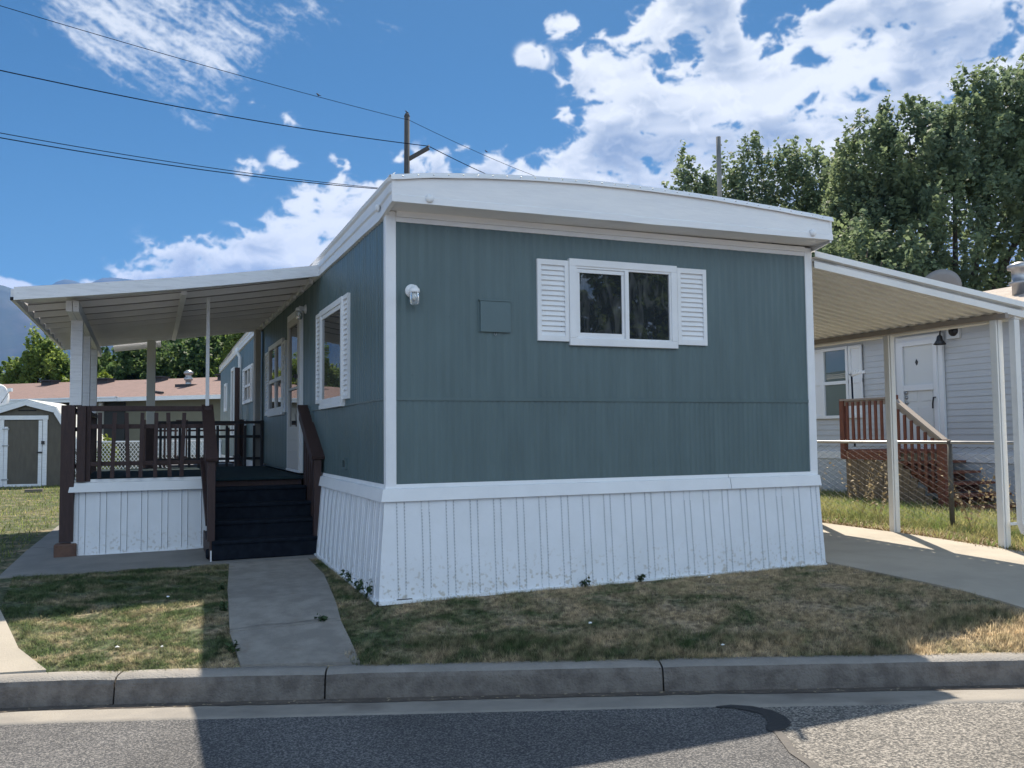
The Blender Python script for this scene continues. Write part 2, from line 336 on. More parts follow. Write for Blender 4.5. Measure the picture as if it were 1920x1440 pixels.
DIM = mat('porch_recess_shade', (.035, .037, .036), .9)
BOARD = mat('grey_board', (.16, .14, .12), .85)
PAPER = mat('white_scrap', (.8, .8, .78), .7)

def glass_mat(name, base, rough=.015, film=0.0):
    m, t, p = new_mat(name)
    p.inputs['Base Color'].default_value = tuple(base)+(1,); p.inputs['Roughness'].default_value = rough
    p.inputs['Specular IOR Level'].default_value = .9; p.inputs['IOR'].default_value = 1.55
    g = t.nodes.new('ShaderNodeNewGeometry'); n = t.nodes.new('ShaderNodeTexNoise'); n.inputs['Scale'].default_value = 1.6; n.inputs['Detail'].default_value = 2
    t.links.new(g.outputs['Position'], n.inputs['Vector']); b = t.nodes.new('ShaderNodeBump'); b.inputs['Strength'].default_value = .12; b.inputs['Distance'].default_value = .01
    t.links.new(n.outputs['Fac'], b.inputs['Height']); t.links.new(b.outputs[0], p.inputs['Normal'])
    if film:
        n2 = t.nodes.new('ShaderNodeTexNoise'); n2.inputs['Scale'].default_value = 5; n2.inputs['Detail'].default_value = 5; n2.inputs['Distortion'].default_value = 1.2
        mp = t.nodes.new('ShaderNodeMapping'); mp.inputs['Scale'].default_value = (2.2, 1, .8); t.links.new(g.outputs['Position'], mp.inputs['Vector']); t.links.new(mp.outputs[0], n2.inputs['Vector'])
        r = t.nodes.new('ShaderNodeMapRange'); r.inputs[1].default_value = .5; r.inputs[2].default_value = .75; t.links.new(n2.outputs['Fac'], r.inputs[0])
        mx = t.nodes.new('ShaderNodeMix'); mx.data_type = 'RGBA'; t.links.new(r.outputs[0], mx.inputs[0]); mx.inputs[6].default_value = tuple(base)+(1,); mx.inputs[7].default_value = (film, film*1.05, film*1.1, 1)
        t.links.new(mx.outputs[2], p.inputs['Base Color'])
    return m
GLASS = glass_mat('window_glass', (.022, .026, .030), film=.085)
GLASSL = glass_mat('side_window_glass', (.05, .05, .05))
GLASSC = glass_mat('curtained_window_glass', (.17, .15, .135))
CLEAR, _t, _p = new_mat('lamp_clear_glass'); _p.inputs['Base Color'].default_value = (.8, .85, .9, 1); _p.inputs['Transmission Weight'].default_value = .85; _p.inputs['Roughness'].default_value = .08

def asphalt(name, c1, c2, c3, bump, sc):
    m, t, p = new_mat(name); L = t.links.new; p.inputs['Roughness'].default_value = .88
    g = t.nodes.new('ShaderNodeNewGeometry')
    v = t.nodes.new('ShaderNodeTexVoronoi'); v.inputs['Scale'].default_value = sc; L(g.outputs['Position'], v.inputs['Vector'])
    n = t.nodes.new('ShaderNodeTexNoise'); n.inputs['Scale'].default_value = sc*.55; n.inputs['Detail'].default_value = 5; n.inputs['Roughness'].default_value = .75; L(g.outputs['Position'], n.inputs['Vector'])
    cr = t.nodes.new('ShaderNodeValToRGB'); e = cr.color_ramp.elements; e[0].position = .38; e[0].color = c1+(1,); e[1].position = .62; e[1].color = c3+(1,); k = e.new(.5); k.color = c2+(1,)
    vc = t.nodes.new('ShaderNodeTexVoronoi'); vc.inputs['Scale'].default_value = sc*.9; L(g.outputs['Position'], vc.inputs['Vector'])
    sx_ = t.nodes.new('ShaderNodeSeparateXYZ'); L(vc.outputs['Color'], sx_.inputs[0]); pw = t.nodes.new('ShaderNodeMath'); pw.operation = 'MULTIPLY_ADD'; L(sx_.outputs[0], pw.inputs[0]); pw.inputs[1].default_value = .18; pw.inputs[2].default_value = -.09
    ad0 = t.nodes.new('ShaderNodeMath'); ad0.operation = 'ADD'; L(n.outputs['Fac'], ad0.inputs[0]); L(pw.outputs[0], ad0.inputs[1]); L(ad0.outputs[0], cr.inputs[0])
    n2 = t.nodes.new('ShaderNodeTexNoise'); n2.inputs['Scale'].default_value = 1.3; n2.inputs['Detail'].default_value = 6; L(g.outputs['Position'], n2.inputs['Vector'])
    r = t.nodes.new('ShaderNodeMapRange'); r.inputs[1].default_value = .3; r.inputs[2].default_value = .7; r.inputs[3].default_value = .78; r.inputs[4].default_value = 1.15; L(n2.outputs['Fac'], r.inputs[0])
    mu = t.nodes.new('ShaderNodeMix'); mu.data_type = 'RGBA'; mu.blend_type = 'MULTIPLY'; mu.inputs[0].default_value = 1; L(cr.outputs[0], mu.inputs[6]); L(r.outputs[0], mu.inputs[7]); L(mu.outputs[2], p.inputs['Base Color'])
    ad = t.nodes.new('ShaderNodeMath'); ad.operation = 'ADD'; L(v.outputs['Distance'], ad.inputs[0]); L(n.outputs['Fac'], ad.inputs[1])
    b = t.nodes.new('ShaderNodeBump'); b.inputs['Strength'].default_value = bump; b.inputs['Distance'].default_value = .006; L(ad.outputs[0], b.inputs['Height']); L(b.outputs[0], p.inputs['Normal'])
    return m
ROAD = asphalt('coarse_old_asphalt', (.055, .055, .055), (.16, .15, .135), (.38, .35, .31), .9, 120)
PATCH = asphalt('fresh_asphalt_patch', (.040, .042, .047), (.085, .085, .088), (.23, .22, .21), .9, 150)

def lawn_mix(t, c_green, c_dry, c_dirt=None, vary=None):
    L = t.links.new; g = t.nodes.new('ShaderNodeNewGeometry')
    n = t.nodes.new('ShaderNodeTexNoise'); n.inputs['Scale'].default_value = 2.1; n.inputs['Detail'].default_value = 7; n.inputs['Roughness'].default_value = .75; n.inputs['Distortion'].default_value = .6
    mp = t.nodes.new('ShaderNodeMapping'); mp.inputs['Scale'].default_value = (1, 1.5, 0); L(g.outputs['Position'], mp.inputs['Vector']); L(mp.outputs[0], n.inputs['Vector'])
    # greener towards the left lawn, drier towards the right of the front yard
    sx = t.nodes.new('ShaderNodeSeparateXYZ'); L(g.outputs['Position'], sx.inputs[0])
    r0 = t.nodes.new('ShaderNodeMapRange'); r0.inputs[1].default_value = -2.5; r0.inputs[2].default_value = 3.5; r0.inputs[3].default_value = -.06; r0.inputs[4].default_value = .09; L(sx.outputs[0], r0.inputs[0])
    a = t.nodes.new('ShaderNodeMath'); a.operation = 'ADD'; L(n.outputs['Fac'], a.inputs[0]); L(r0.outputs[0], a.inputs[1])
    r = t.nodes.new('ShaderNodeMapRange'); r.inputs[1].default_value = .43; r.inputs[2].default_value = .60; L(a.outputs[0], r.inputs[0])
    mx = t.nodes.new('ShaderNodeMix'); mx.data_type = 'RGBA'; mx.inputs[6].default_value = c_green+(1,); mx.inputs[7].default_value = c_dry+(1,); L(r.outputs[0], mx.inputs[0])
    n2 = t.nodes.new('ShaderNodeTexNoise'); n2.inputs['Scale'].default_value = 22; n2.inputs['Detail'].default_value = 3; L(g.outputs['Position'], n2.inputs['Vector'])
    r2 = t.nodes.new('ShaderNodeMapRange'); r2.inputs[1].default_value = .35; r2.inputs[2].default_value = .65; r2.inputs[3].default_value = .5; r2.inputs[4].default_value = 1.5; L(n2.outputs['Fac'], r2.inputs[0])
    mu = t.nodes.new('ShaderNodeMix'); mu.data_type = 'RGBA'; mu.blend_type = 'MULTIPLY'; mu.inputs[0].default_value = 1; L(mx.outputs[2], mu.inputs[6]); L(r2.outputs[0], mu.inputs[7])
    return mu.outputs[2]
GROUND, _t, _p = new_mat('dry_soil_and_turf'); _p.inputs['Roughness'].default_value = .95; _p.inputs['Specular IOR Level'].default_value = .1
_t.links.new(lawn_mix(_t, (.075, .09, .05), (.26, .205, .14)), _p.inputs['Base Color'])
def see_through(t, p, c, k):
    tr = t.nodes.new('ShaderNodeBsdfTranslucent'); t.links.new(c, tr.inputs[0]); ms = t.nodes.new('ShaderNodeMixShader'); ms.inputs[0].default_value = k
    t.links.new(p.outputs[0], ms.inputs[1]); t.links.new(tr.outputs[0], ms.inputs[2]); t.links.new(ms.outputs[0], t.nodes['Material Output'].inputs[0])
BLADE, _t, _p = new_mat('lawn_blades'); _p.inputs['Roughness'].default_value = .7; _p.inputs['Specular IOR Level'].default_value = .2
_c = lawn_mix(_t, (.11, .155, .065), (.54, .44, .29)); _t.links.new(_c, _p.inputs['Base Color']); see_through(_t, _p, _c, .6)
def leaf_mat(name, c1, c2, scale=.9, trans=.35):
    m, t, p = new_mat(name); L = t.links.new
    g = t.nodes.new('ShaderNodeNewGeometry'); n = t.nodes.new('ShaderNodeTexNoise'); n.inputs['Scale'].default_value = scale; n.inputs['Detail'].default_value = 4; L(g.outputs['Position'], n.inputs['Vector'])
    r = t.nodes.new('ShaderNodeMapRange'); r.inputs[1].default_value = .35; r.inputs[2].default_value = .65; L(n.outputs['Fac'], r.inputs[0])
    mx = t.nodes.new('ShaderNodeMix'); mx.data_type = 'RGBA'; mx.inputs[6].default_value = c1+(1,); mx.inputs[7].default_value = c2+(1,); L(r.outputs[0], mx.inputs[0])
    L(mx.outputs[2], p.inputs['Base Color']); p.inputs['Roughness'].default_value = .62; p.inputs['Specular IOR Level'].default_value = .3
    tr = t.nodes.new('ShaderNodeBsdfTranslucent'); L(mx.outputs[2], tr.inputs[0]); ms = t.nodes.new('ShaderNodeMixShader'); ms.inputs[0].default_value = trans
    o = t.nodes['Material Output']; L(p.outputs[0], ms.inputs[1]); L(tr.outputs[0], ms.inputs[2]); L(ms.outputs[0], o.inputs[0])
    return m
LEAF = leaf_mat('dark_maple_leaves', (.13, .185, .12), (.22, .28, .14), .9, .5)
LEAFB = leaf_mat('bright_green_leaves', (.11, .18, .045), (.25, .33, .08), 1.2, .5)
LEAFD = leaf_mat('deep_green_leaves', (.07, .13, .055), (.15, .22, .07), 1.0, .5)
LEAFY = leaf_mat('yellow_green_shrub_leaves', (.16, .24, .03), (.26, .30, .05), 2.5)
WEED = leaf_mat('weed_leaves', (.17, .26, .07), (.42, .38, .17), 3.5, .45)
STRAW = leaf_mat('dry_straw_weed', (.45, .36, .22), (.33, .25, .14), 3, .3)
BLADEB, _t, _p = new_mat('bright_back_lawn_blades'); _p.inputs['Roughness'].default_value = .7; _p.inputs['Specular IOR Level'].default_value = .2
_c = lawn_mix(_t, (.17, .22, .06), (.48, .40, .20)); _t.links.new(_c, _p.inputs['Base Color']); see_through(_t, _p, _c, .6)
HILLM = mat('forested_mountain', (.030, .050, .040), .95, (.085, .085, .08), .006, nlo=.5, nhi=.75, bump=1.0, bscale=.03)

# ------------------------------------------------------------------ ground shape
KL = [(-4000, 872.0), (-12, 1.65), (-6, .32), (-2.4, -.47), (-.68, -1.08), (1.09, -1.72), (3.2, -2.52), (12, -6.0), (4000, -1580)]
def kerb_pts():
    # resample the kerb base line smoothly near the house
    out = []
    P = [V((x, y, 0)) for x, y in KL]
    for i in range(len(P)-1):
        a, b = P[i], P[i+1]; L = (b-a).length; n = 1 if L > 100 else max(1, int(L/.25))
        if L > 100:
            fr = [0, .5, .8, .93, .975, .99] if i == 0 else [0, .01, .025, .07, .2, .5]
            out += [a.lerp(b, t) for t in fr]
        else: out += [a.lerp(b, k/n) for k in range(n)]
    out.append(P[-1])
    for _ in range(6):
        out = [out[0]]+[(out[i-1]+out[i]*2+out[i+1])/4 if (out[i]-out[i-1]).length < 1 and (out[i+1]-out[i]).length < 1 else out[i] for i in range(1, len(out)-1)]+[out[-1]]
    return out
KP = kerb_pts()
KN = []
for i in range(len(KP)):
    d = (KP[min(i+1, len(KP)-1)]-KP[max(i-1, 0)]).normalized(); KN.append(V((-d.y, d.x, 0)))
KA = np.array([(p.x, p.y) for p in KP])
def kdist(x, y):
    a = KA[:-1]; b = KA[1:]; d = b-a; L2 = (d*d).sum(1)
    t = np.clip(((x-a[:, 0])*d[:, 0]+(y-a[:, 1])*d[:, 1])/L2, 0, 1)
    px = a[:, 0]+t*d[:, 0]; py = a[:, 1]+t*d[:, 1]; D = np.hypot(x-px, y-py); k = int(D.argmin())
    s = 1 if d[k, 0]*(y-a[k, 1])-d[k, 1]*(x-a[k, 0]) > 0 else -1
    return s*D[k]
def hd(d):
    d = d-.15
    if d < 0: return -.135
    return -.135+.185*min(d/1.1, 1)**.8+.02*min(max(d-1.1, 0), 3)
def h(x, y): return hd(kdist(x, y))
g = MB(); rows = [.12, .15, .2, .3, .4, .5, .65, .8, .95, 1.1, 1.25, 1.6, 2, 2.6, 3.2, 4.3, 6, 9, 14, 22, 40, 80, 200, 600, 1800, 4500]
g.grid(lambda i, j: (KP[i].x+KN[i].x*rows[j], KP[i].y+KN[i].y*rows[j], hd(rows[j]) if rows[j] > .13 else -.2), len(KP), len(rows), sm=True)
tag(g.build('ground', GROUND), kind='structure')
g = MB(); rows2 = [-4500, -900, -200, -60, -20, -9, -4, -2, -1, -.37]
g.grid(lambda i, j: (KP[i].x+KN[i].x*rows2[j], KP[i].y+KN[i].y*rows2[j], -.262), len(KP), len(rows2))
tag(g.build('road', ROAD), kind='structure')
g = MB(); rows3 = [(-.40, -.270), (-.385, -.254), (-.33, -.257), (-.15, -.272), (-.05, -.281), (.03, -.284)]
g.grid(lambda i, j: (KP[i].x+KN[i].x*rows3[j][0], KP[i].y+KN[i].y*rows3[j][0], rows3[j][1]), len(KP), len(rows3), sm=True)
tag(g.build('gutter', GUT), kind='structure')
# kerb with open joints
prof = [(-.004, -.30), (.0, -.285), (.012, -.20), (.018, -.165), (.030, -.142), (.055, -.129), (.10, -.124), (.165, -.124), (.175, -.134), (.175, -.30)]
g = MB(); near = [i for i in range(len(KP)) if -14 < KP[i].x < 14]
joints = [-8.2, -5.0, -1.80, -.66, 1.22, 5.2, 8.4]
def kerb_at(x):
    for i in near[:-1]:
        if KP[i].x <= x <= KP[i+1].x:
            t = (x-KP[i].x)/(KP[i+1].x-KP[i].x); return KP[i].lerp(KP[i+1], t), KN[i].lerp(KN[i+1], t)
edges = [-11.9]+joints+[11.9]
for a, b in zip(edges[:-1], edges[1:]):
    n = max(2, int((b-a)/.12)); xs = [a+.005+(b-a-.010)*k/(n-1) for k in range(n)]
    ST = [kerb_at(x) for x in xs]
    def P(i, j):
        p, nn = ST[i]; dd, z = prof[j]
        w = mnoise.noise(V((p.x*4, j*1.3, 3)))*.004
        e = .006 if i in (0, n-1) else 0
        return (p.x+nn.x*(dd+w+e*(1 if j < 5 else 0)), p.y+nn.y*(dd+w), z+w*.8-e*(1 if 3 < j < 9 else 0))
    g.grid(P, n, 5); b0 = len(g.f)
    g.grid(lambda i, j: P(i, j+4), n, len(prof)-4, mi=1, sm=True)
    for k in (0, n-1):
        ring = [P(k, j) for j in range(len(prof))]; g.add(ring, [tuple(range(len(prof)))], 0)
for x in joints:   # dirt at the bottom of each joint
    p, nn = kerb_at(x); g.box(p.x-.008, p.x+.008, p.y+.03, p.y+.16, -.3, -.15, 3)
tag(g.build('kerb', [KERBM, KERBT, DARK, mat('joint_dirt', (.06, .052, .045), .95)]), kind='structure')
# fresh asphalt patch in front of the gutter, ending in a ragged edge
g = MB(); outl = []
for x in np.arange(-9.0, 1.22, .12):
    p, nn = (kerb_at(x) if x > -13 else (None, None)); outl.append((p.x-nn.x*(.378-.010*math.sin(x*9)-.006*math.sin(x*31)), p.y-nn.y*(.378-.010*math.sin(x*9)-.006*math.sin(x*31))))
outl += [(1.33, -2.20), (1.46, -2.26), (1.50, -2.34), (1.53, -2.42), (1.50, -2.50), (1.49, -2.57), (1.42, -2.62), (1.36, -2.68), (1.30, -2.69), (1.25, -2.78), (1.20, -2.95), (1.12, -3.2), (1.0, -3.7), (.7, -4.6), (.4, -6.0), (-9, -6.0)]
tv = [(x, y, -.2575) for x, y in outl]
g.add(tv, [tuple(range(len(tv)))[::-1]])
tag(g.build('road_patch', PATCH), kind='structure')
# dark seal band at the ragged end of the patch
def ribbon(name, pts, w, z, m, zf=None):
    g = MB(); pts = [V((x, y, 0)) for x, y in pts]; L = []; Rr = []
    for i, p in enumerate(pts):
        d = (pts[min(i+1, len(pts)-1)]-pts[max(i-1, 0)]).normalized(); nn = V((-d.y, d.x, 0)); ww = (w[i] if isinstance(w, list) else w)/2
        zz = z if zf is None else zf(p.x, p.y)
        L.append((p.x+nn.x*ww, p.y+nn.y*ww, zz)); Rr.append((p.x-nn.x*ww, p.y-nn.y*ww, zz))
    for i in range(len(pts)-1): g.quad(L[i], L[i+1], Rr[i+1], Rr[i])
    return g.build(name, m)
SEAL = mat('black_crack_sealer', (.022, .023, .026), .75, (.03, .03, .032), 20, bump=.5, bscale=60)
tag(ribbon('sealer_band', [(1.28, -2.215), (1.36, -2.24), (1.43, -2.31), (1.47, -2.40), (1.46, -2.49), (1.43, -2.56), (1.36, -2.62), (1.29, -2.66)], [.02, .06, .09, .10, .11, .12, .10, .04], -.2535, SEAL), kind='structure')
CRK = mat('filled_road_crack', (.12, .11, .10), .9, (.09, .085, .08), 10, bump=.6, bscale=60)
tag(ribbon('road_crack', [(1.32, -2.68), (1.27, -2.80), (1.19, -2.95), (1.17, -3.1), (1.06, -3.4), (.98, -3.8), (.8, -4.5)], [.04, .05, .035, .05, .04, .05, .04], -.2535, CRK), kind='structure')

DIRT = mat('gutter_dirt', (.115, .095, .078), .95, (.075, .062, .052), 9, nlo=.4, nhi=.6, bump=.9, bscale=60, spots=(30, .62, .68, (.33, .27, .18)))
g = MB(); xs = np.arange(-11.5, 11.5, .06); A_ = []; B_ = []
for x in xs:
    p, nn = kerb_at(x); w = .085+.035*mnoise.noise(V((x*1.7, 0, 2)))+.018*mnoise.noise(V((x*9, 4, 2))); zf = lambda d: -.281+(-.05-d)*.09
    A_.append((p.x+nn.x*.012, p.y+nn.y*.012, -.2785)); B_.append((p.x-nn.x*w, p.y-nn.y*w, -.2775+(max(w-.05, 0))*.09))
for i in range(len(xs)-1): g.quad(A_[i], B_[i], B_[i+1], A_[i+1])
tag(g.build('gutter_dirt', DIRT), kind='structure')

# concrete slabs draped on the ground
def slab(name, quads, m, top=.018, res=.25, kind='structure', wob=.004):
    g = MB()
    for (A, B, C, D) in quads:     # A-B one long side, D-C the other
        A, B, C, D = [V((p[0], p[1], 0)) for p in (A, B, C, D)]
        nu = max(2, int((B-A).length/res)+1); nv = max(2, int((D-A).length/res)+1)
        def P(i, j):
            u = i/(nu-1); v = j/(nv-1); p = A.lerp(B, u).lerp(D.lerp(C, u), v)
            return (p.x, p.y, h(p.x, p.y)+top)
        g.grid(P, nu, nv, sm=True)
        ring = [(i, 0) for i in range(nu)]+[(nu-1, j) for j in range(1, nv)]+[(i, nv-1) for i in range(nu-2, -1, -1)]+[(0, j) for j in range(nv-2, 0, -1)]
        pr = [P(*r) for r in ring]; n = len(pr)
        g.add([tuple(p) for p in pr]+[(p[0], p[1], p[2]-.12) for p in pr], [(i, i+n, (i+1) % n+n, (i+1) % n) for i in range(n)])
    return tag(g.build(name, m), kind=kind)
def kb(x, d=.172):
    p, nn = kerb_at(x); return (p.x+nn.x*d, p.y+nn.y*d)
wl = [(-.91, 2.20), (-1.035, .9), (-1.115, -.22)]; wr = [(-.20, 2.20), (-.225, 1.25), (-.40, -.30)]
slab('walkway', [(wl[0], wl[1], wr[1], wr[0]), (wl[1], wl[2], wr[2], wr[1]), ((-1.117, -.232), kb(-1.155), kb(-.485), (-.402, -.312))], CONC)
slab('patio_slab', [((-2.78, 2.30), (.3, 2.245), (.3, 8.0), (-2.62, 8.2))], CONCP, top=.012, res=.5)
slab('side_path', [((-4.4, 1.9), (-2.60, .95), (-2.36, .0), (-4.4, .6)), ((-4.4, .6), (-2.36, 0), kb(-2.22), kb(-4.4))], CONCD, top=.016)
slab('driveway', [((3.99, 12), (4.0, -.6), (6.05, -.6), (6.38, 12)), ((4.0, -.6), (4.0, -1.3), (5.98, -1.3), (6.05, -.6)), ((4.0, -1.3), kb(4.05), kb(6.1), (5.98, -1.3))], CONCD, res=.4)
tag(ribbon('walkway_crack', [(-1.11, -.20), (-.9, -.19), (-.72, -.235), (-.52, -.23), (-.42, -.27)], [.004, .008, .006, .009, .005], 0, mat('crack_dirt', (.09, .08, .065), .95), zf=lambda x, y: h(x, y)+.0225), kind='structure')
tag(ribbon('patio_crack', [(-2.7, 4.2), (-2.4, 3.9), (-2.1, 3.6)], .01, 0, DARK, zf=lambda x, y: h(x, y)+.0165), kind='structure')

# ------------------------------------------------------------------ mobile home
HW = 3.96; HL = 15.1
home = thing('mobile_home', (0, 0, .05), 'slate blue mobile home with white trim, white skirting and bowed white roof edge', 'mobile home')
def corrugated(length, z0, z1, period, depth, seed, sharp=.25):
    """profile points (s, out) along the wall"""
    r = random.Random(seed); s = 0; pts = []
    while s < length:
        p = period*r.uniform(.9, 1.1); d = depth*r.uniform(.7, 1.2)
        pts += [(s, 0), (s+p*.40, d), (s+p*.52, d*.9), (s+p*.93, 0)]; s += p
    pts = [q for q in pts if q[0] < length]+[(length, 0)]
    return pts
def wall_strip(g, org, du, dn, pts, z0f, z1f, mi=0, nz=1):
    org = V(org); du = V(du); dn = V(dn)
    def P(i, j):
        s, o = pts[i]; z0 = z0f(s); z1 = z1f(s); t = j/nz
        p = org+du*s+dn*o; w = 0 if nz == 1 else mnoise.noise(V((s*1.2, t*2.4, org.y+5)))*.004
        return (p.x+dn.x*w, p.y+dn.y*w, z0+(z1-z0)*t)
    g.grid(P, len(pts), nz+1, mi)
ZB, ZM, ZS = .892, 1.530, 2.852
def zs_left(y): return 2.862-.0*y if y < 9 else 2.862-.021*(y-9)
g = MB()
wall_strip(g, (.05, 0, 0), (1, 0, 0), (0, -1, 0), corrugated(HW-.1, 0, 0, .068, .0060, 1), lambda s: ZM, lambda s: ZS+.02, nz=8)
wall_strip(g, (.05, 0, 0), (1, 0, 0), (0, -1, 0), corrugated(HW-.1, 0, 0, .052, .0052, 2), lambda s: ZB-.02, lambda s: ZM-.012, nz=4)
g.box(.05, HW-.05, -.012, .02, ZM-.014, ZM+.012)                                     # seam strip
g.build('front_siding', BLUE, home)
g = MB()
wall_strip(g, (0, .05, 0), (0, 1, 0), (-1, 0, 0), corrugated(HL-.05, 0, 0, .075, .006, 3, .2), lambda s: ZB-.02 if s > 3.0 else ZM, lambda s: zs_left(s)+.03, nz=6)
wall_strip(g, (0, .05, 0), (0, 1, 0), (-1, 0, 0), corrugated(3.0, 0, 0, .05, .003, 4, .2), lambda s: ZB-.02, lambda s: ZM-.006, nz=3)
g.box(-.010, .01, .05, 3.06, ZM-.010, ZM+.004); g.box(-.011, .01, 3.05, 3.075, ZB, ZM+.004)
g.build('left_siding', BLUE, home)
g = MB(); g.box(HW-.04, HW, .02, HL, ZB-.02, 2.86); g.box(.05, HW-.05, HL-.04, HL, ZB-.1, 2.80); g.box(.03, HW-.04, .03, HL-.05, ZB-.06, ZB-.02)
g.build('rear_siding', BLUE, home)
for x0, x1, y0, y1 in ((-.012, .068, -.014, .05), (HW-.07, HW+.012, -.014, .05)):     # corner trims
    g = MB(); g.box(x0, x1, y0, y1, ZB-.02, 2.93); g.build('corner_trim', WHITE, home, .004)
g = MB(); g.box(.069, HW-.071, -.013, .01, ZS, 2.888); g.box(.069, HW-.071, -.022, .01, 2.889, 2.935); g.build('header_trim', WHITEF, home, .002)
# belt band: profile extruded around front and left, in lengths
BP = [(.004, .896), (.012, .898), (.016, .872), (.022, .868), (.040, .864), (.054, .795), (.058, .775), (.048, .772), (.004, .80)]
def belt(a, b, n0, n1, name='belt_trim'):
    """a,b: wall corner points; profile offset outward"""
    g = MB(); a = V(a); b = V(b); n0 = V(n0); n1 = V(n1); k = len(BP)
    A = [(a.x+n0.x*o, a.y+n0.y*o, z) for o, z in BP]; B = [(b.x+n1.x*o, b.y+n1.y*o, z) for o, z in BP]
    g.add(A+B, [(i, i+k, (i+1) % k+k, (i+1) % k) for i in range(k)]+[tuple(range(k))[::-1], tuple(range(k, 2*k))])
    return g.build(name, WHITE, home)
belt((0, 0, 0), (2.995, 0, 0), (-1, -1, 0), (0, -1, 0)); belt((3.0, -.003, 0), (HW, -.003, 0), (0, -1, 0), (.15, -1, 0)); belt((0, 2.62, 0), (0, 0, 0), (-1, 0, 0), (-1, -1, 0)); belt((HW, 0, 0), (HW, HL, 0), (.15, -1, 0), (.15, 0, 0))
# skirting: slanted panels with paired ribs and punched slots
def skirting(name, A, B, zb0, zb1, parent, zt=.785, o0=.03, o1=.085, start=.0, pitch=.19, end_out0=None, end_out1=None, nrm=None, extent=None, slots=True):
    A = V(A); B = V(B); du = (B-A).normalized(); dn = V(nrm); L = (B-A).length
    c0 = end_out0 or 0; c1 = end_out1 or 0
    def P(s, t, o=0.0):
        zb = zb0+(zb1-zb0)*s/L; z = zt+(zb-zt)*t; sx = s
        if c0 and s < .01: sx = s-(o0+(o1-o0)*t)
        if c1 and s > L-.01: sx = s+(o0+(o1-o0)*t)*c1
        p = A+du*sx+dn*(o0+(o1-o0)*t+o); return (p.x, p.y, z)
    g = MB(); s = start; st = [0]; ribs = []
    while s < L-.02:
        for r in (s, s+.058):
            if .01 < r < L-.01: ribs.append(r)
        s += pitch
    pts = [(0, 0)]
    for i, r in enumerate(ribs): pts += [(r-.005, 0), (r-.002, .007), (r+.002, .007), (r+.005, 0)]
    pts.append((L, 0)); nz = 6
    wob = lambda s, t: mnoise.noise(V((s*2.1, t*2, L)))*.006*(1 if 0 < t < 1 else 0)
    g.grid(lambda i, j: P(pts[i][0], j/nz, pts[i][1]+wob(pts[i][0], j/nz)), len(pts), nz+1)
    if slots:
        for r in ribs:
            for q in range(8): g.quad(P(r-.0016, q/8, .0074+wob(r, q/8)), P(r+.0016, q/8, .0074+wob(r, q/8)), P(r+.0016, (q+1)/8, .0074+wob(r, (q+1)/8)), P(r-.0016, (q+1)/8, .0074+wob(r, (q+1)/8)), 2)
            k = .03
            while k < .97:
                for o in (.0078,):
                    a = P(r-.0026, k, .0079+wob(r, k)); b = P(r+.0026, k, .0079+wob(r, k)); c = P(r+.0026, k+.017, .0079+wob(r, k+.017)); d = P(r-.0026, k+.017, .0079+wob(r, k+.017))
                    g.quad(a, b, c, d, 1)
                k += .033
    # bottom rail
    for k in range(12):
        s0 = L*k/12; s1 = L*(k+1)/12
        a = [P(s0, .962, .0), P(s0, .965, .018), P(s0, 1.0, .020), P(s0, 1.012, .0)]; b = [P(s1, .962, .0), P(s1, .965, .018), P(s1, 1.0, .020), P(s1, 1.012, .0)]
        g.add(a+b, [(0, 4, 5, 1), (1, 5, 6, 2), (2, 6, 7, 3)])
    return g.build(name, [SKIRT, SLOT, GROOVE], parent)
skirting('front_skirting', (0, 0, 0), (HW, 0, 0), .045, .065, home, start=.061, end_out0=1, end_out1=.10, nrm=(0, -1, 0))
skirting('left_skirting', (0, 2.62, 0), (0, 0, 0), .10, .045, home, start=.1, end_out0=None, end_out1=1, nrm=(-1, 0, 0), pitch=.19)
skirting('right_skirting', (HW, 0, 0), (HW, HL, 0), .065, .1, home, start=.1, end_out0=1, nrm=(1, 0, 0), slots=False, o0=.01, o1=.03)
g = MB(); g.box(-.008, .01, 2.625, 3.37, .02, ZB-.001); g.build('stair_shade_panel', DARK, home)  # flat dark panel standing in for under-porch shade beside the stairs
g = MB(); g.box(0.02, .05, 7.3, HL, .0, .88); g.box(.06, HW-.05, HL-.06, HL-.02, 0, .88); g.build('rear_skirting', SKIRT, home)
g = MB(); g.box(.045, .16, -.098, -.094, .062, .078, 0); g.build('skirting_gap', DARK, home)
# roof
def ztop(x):   # bowed front edge
    t = min(max(x/HW, 0), 1); return 3.135+.108*math.sin(math.pi*(t**.85))**.9 + .03*t
def zroofL(y): return 0 if y < .0 else -min(y, 2.4)/2.4*.055
g = MB(); NX = 26; ys = [-.262, .3, 1, 2.6, 5, 8, 11, HL+.1]
def RP(i, j):
    x = -.035+(HW+.07)*i/(NX-1); y = ys[j]; t = i/(NX-1); e = 1-math.sin(math.pi*t)
    return (x, y, ztop(x)-.004+(zroofL(y)-(0.021*(y-9) if y > 9 else 0)-(.05 if y > 12 else 0)))
g.grid(RP, NX, len(ys), sm=True)
g.build('roof', mat('white_coated_roof', (.72, .73, .74), .6, (.6, .61, .62), 3), home)
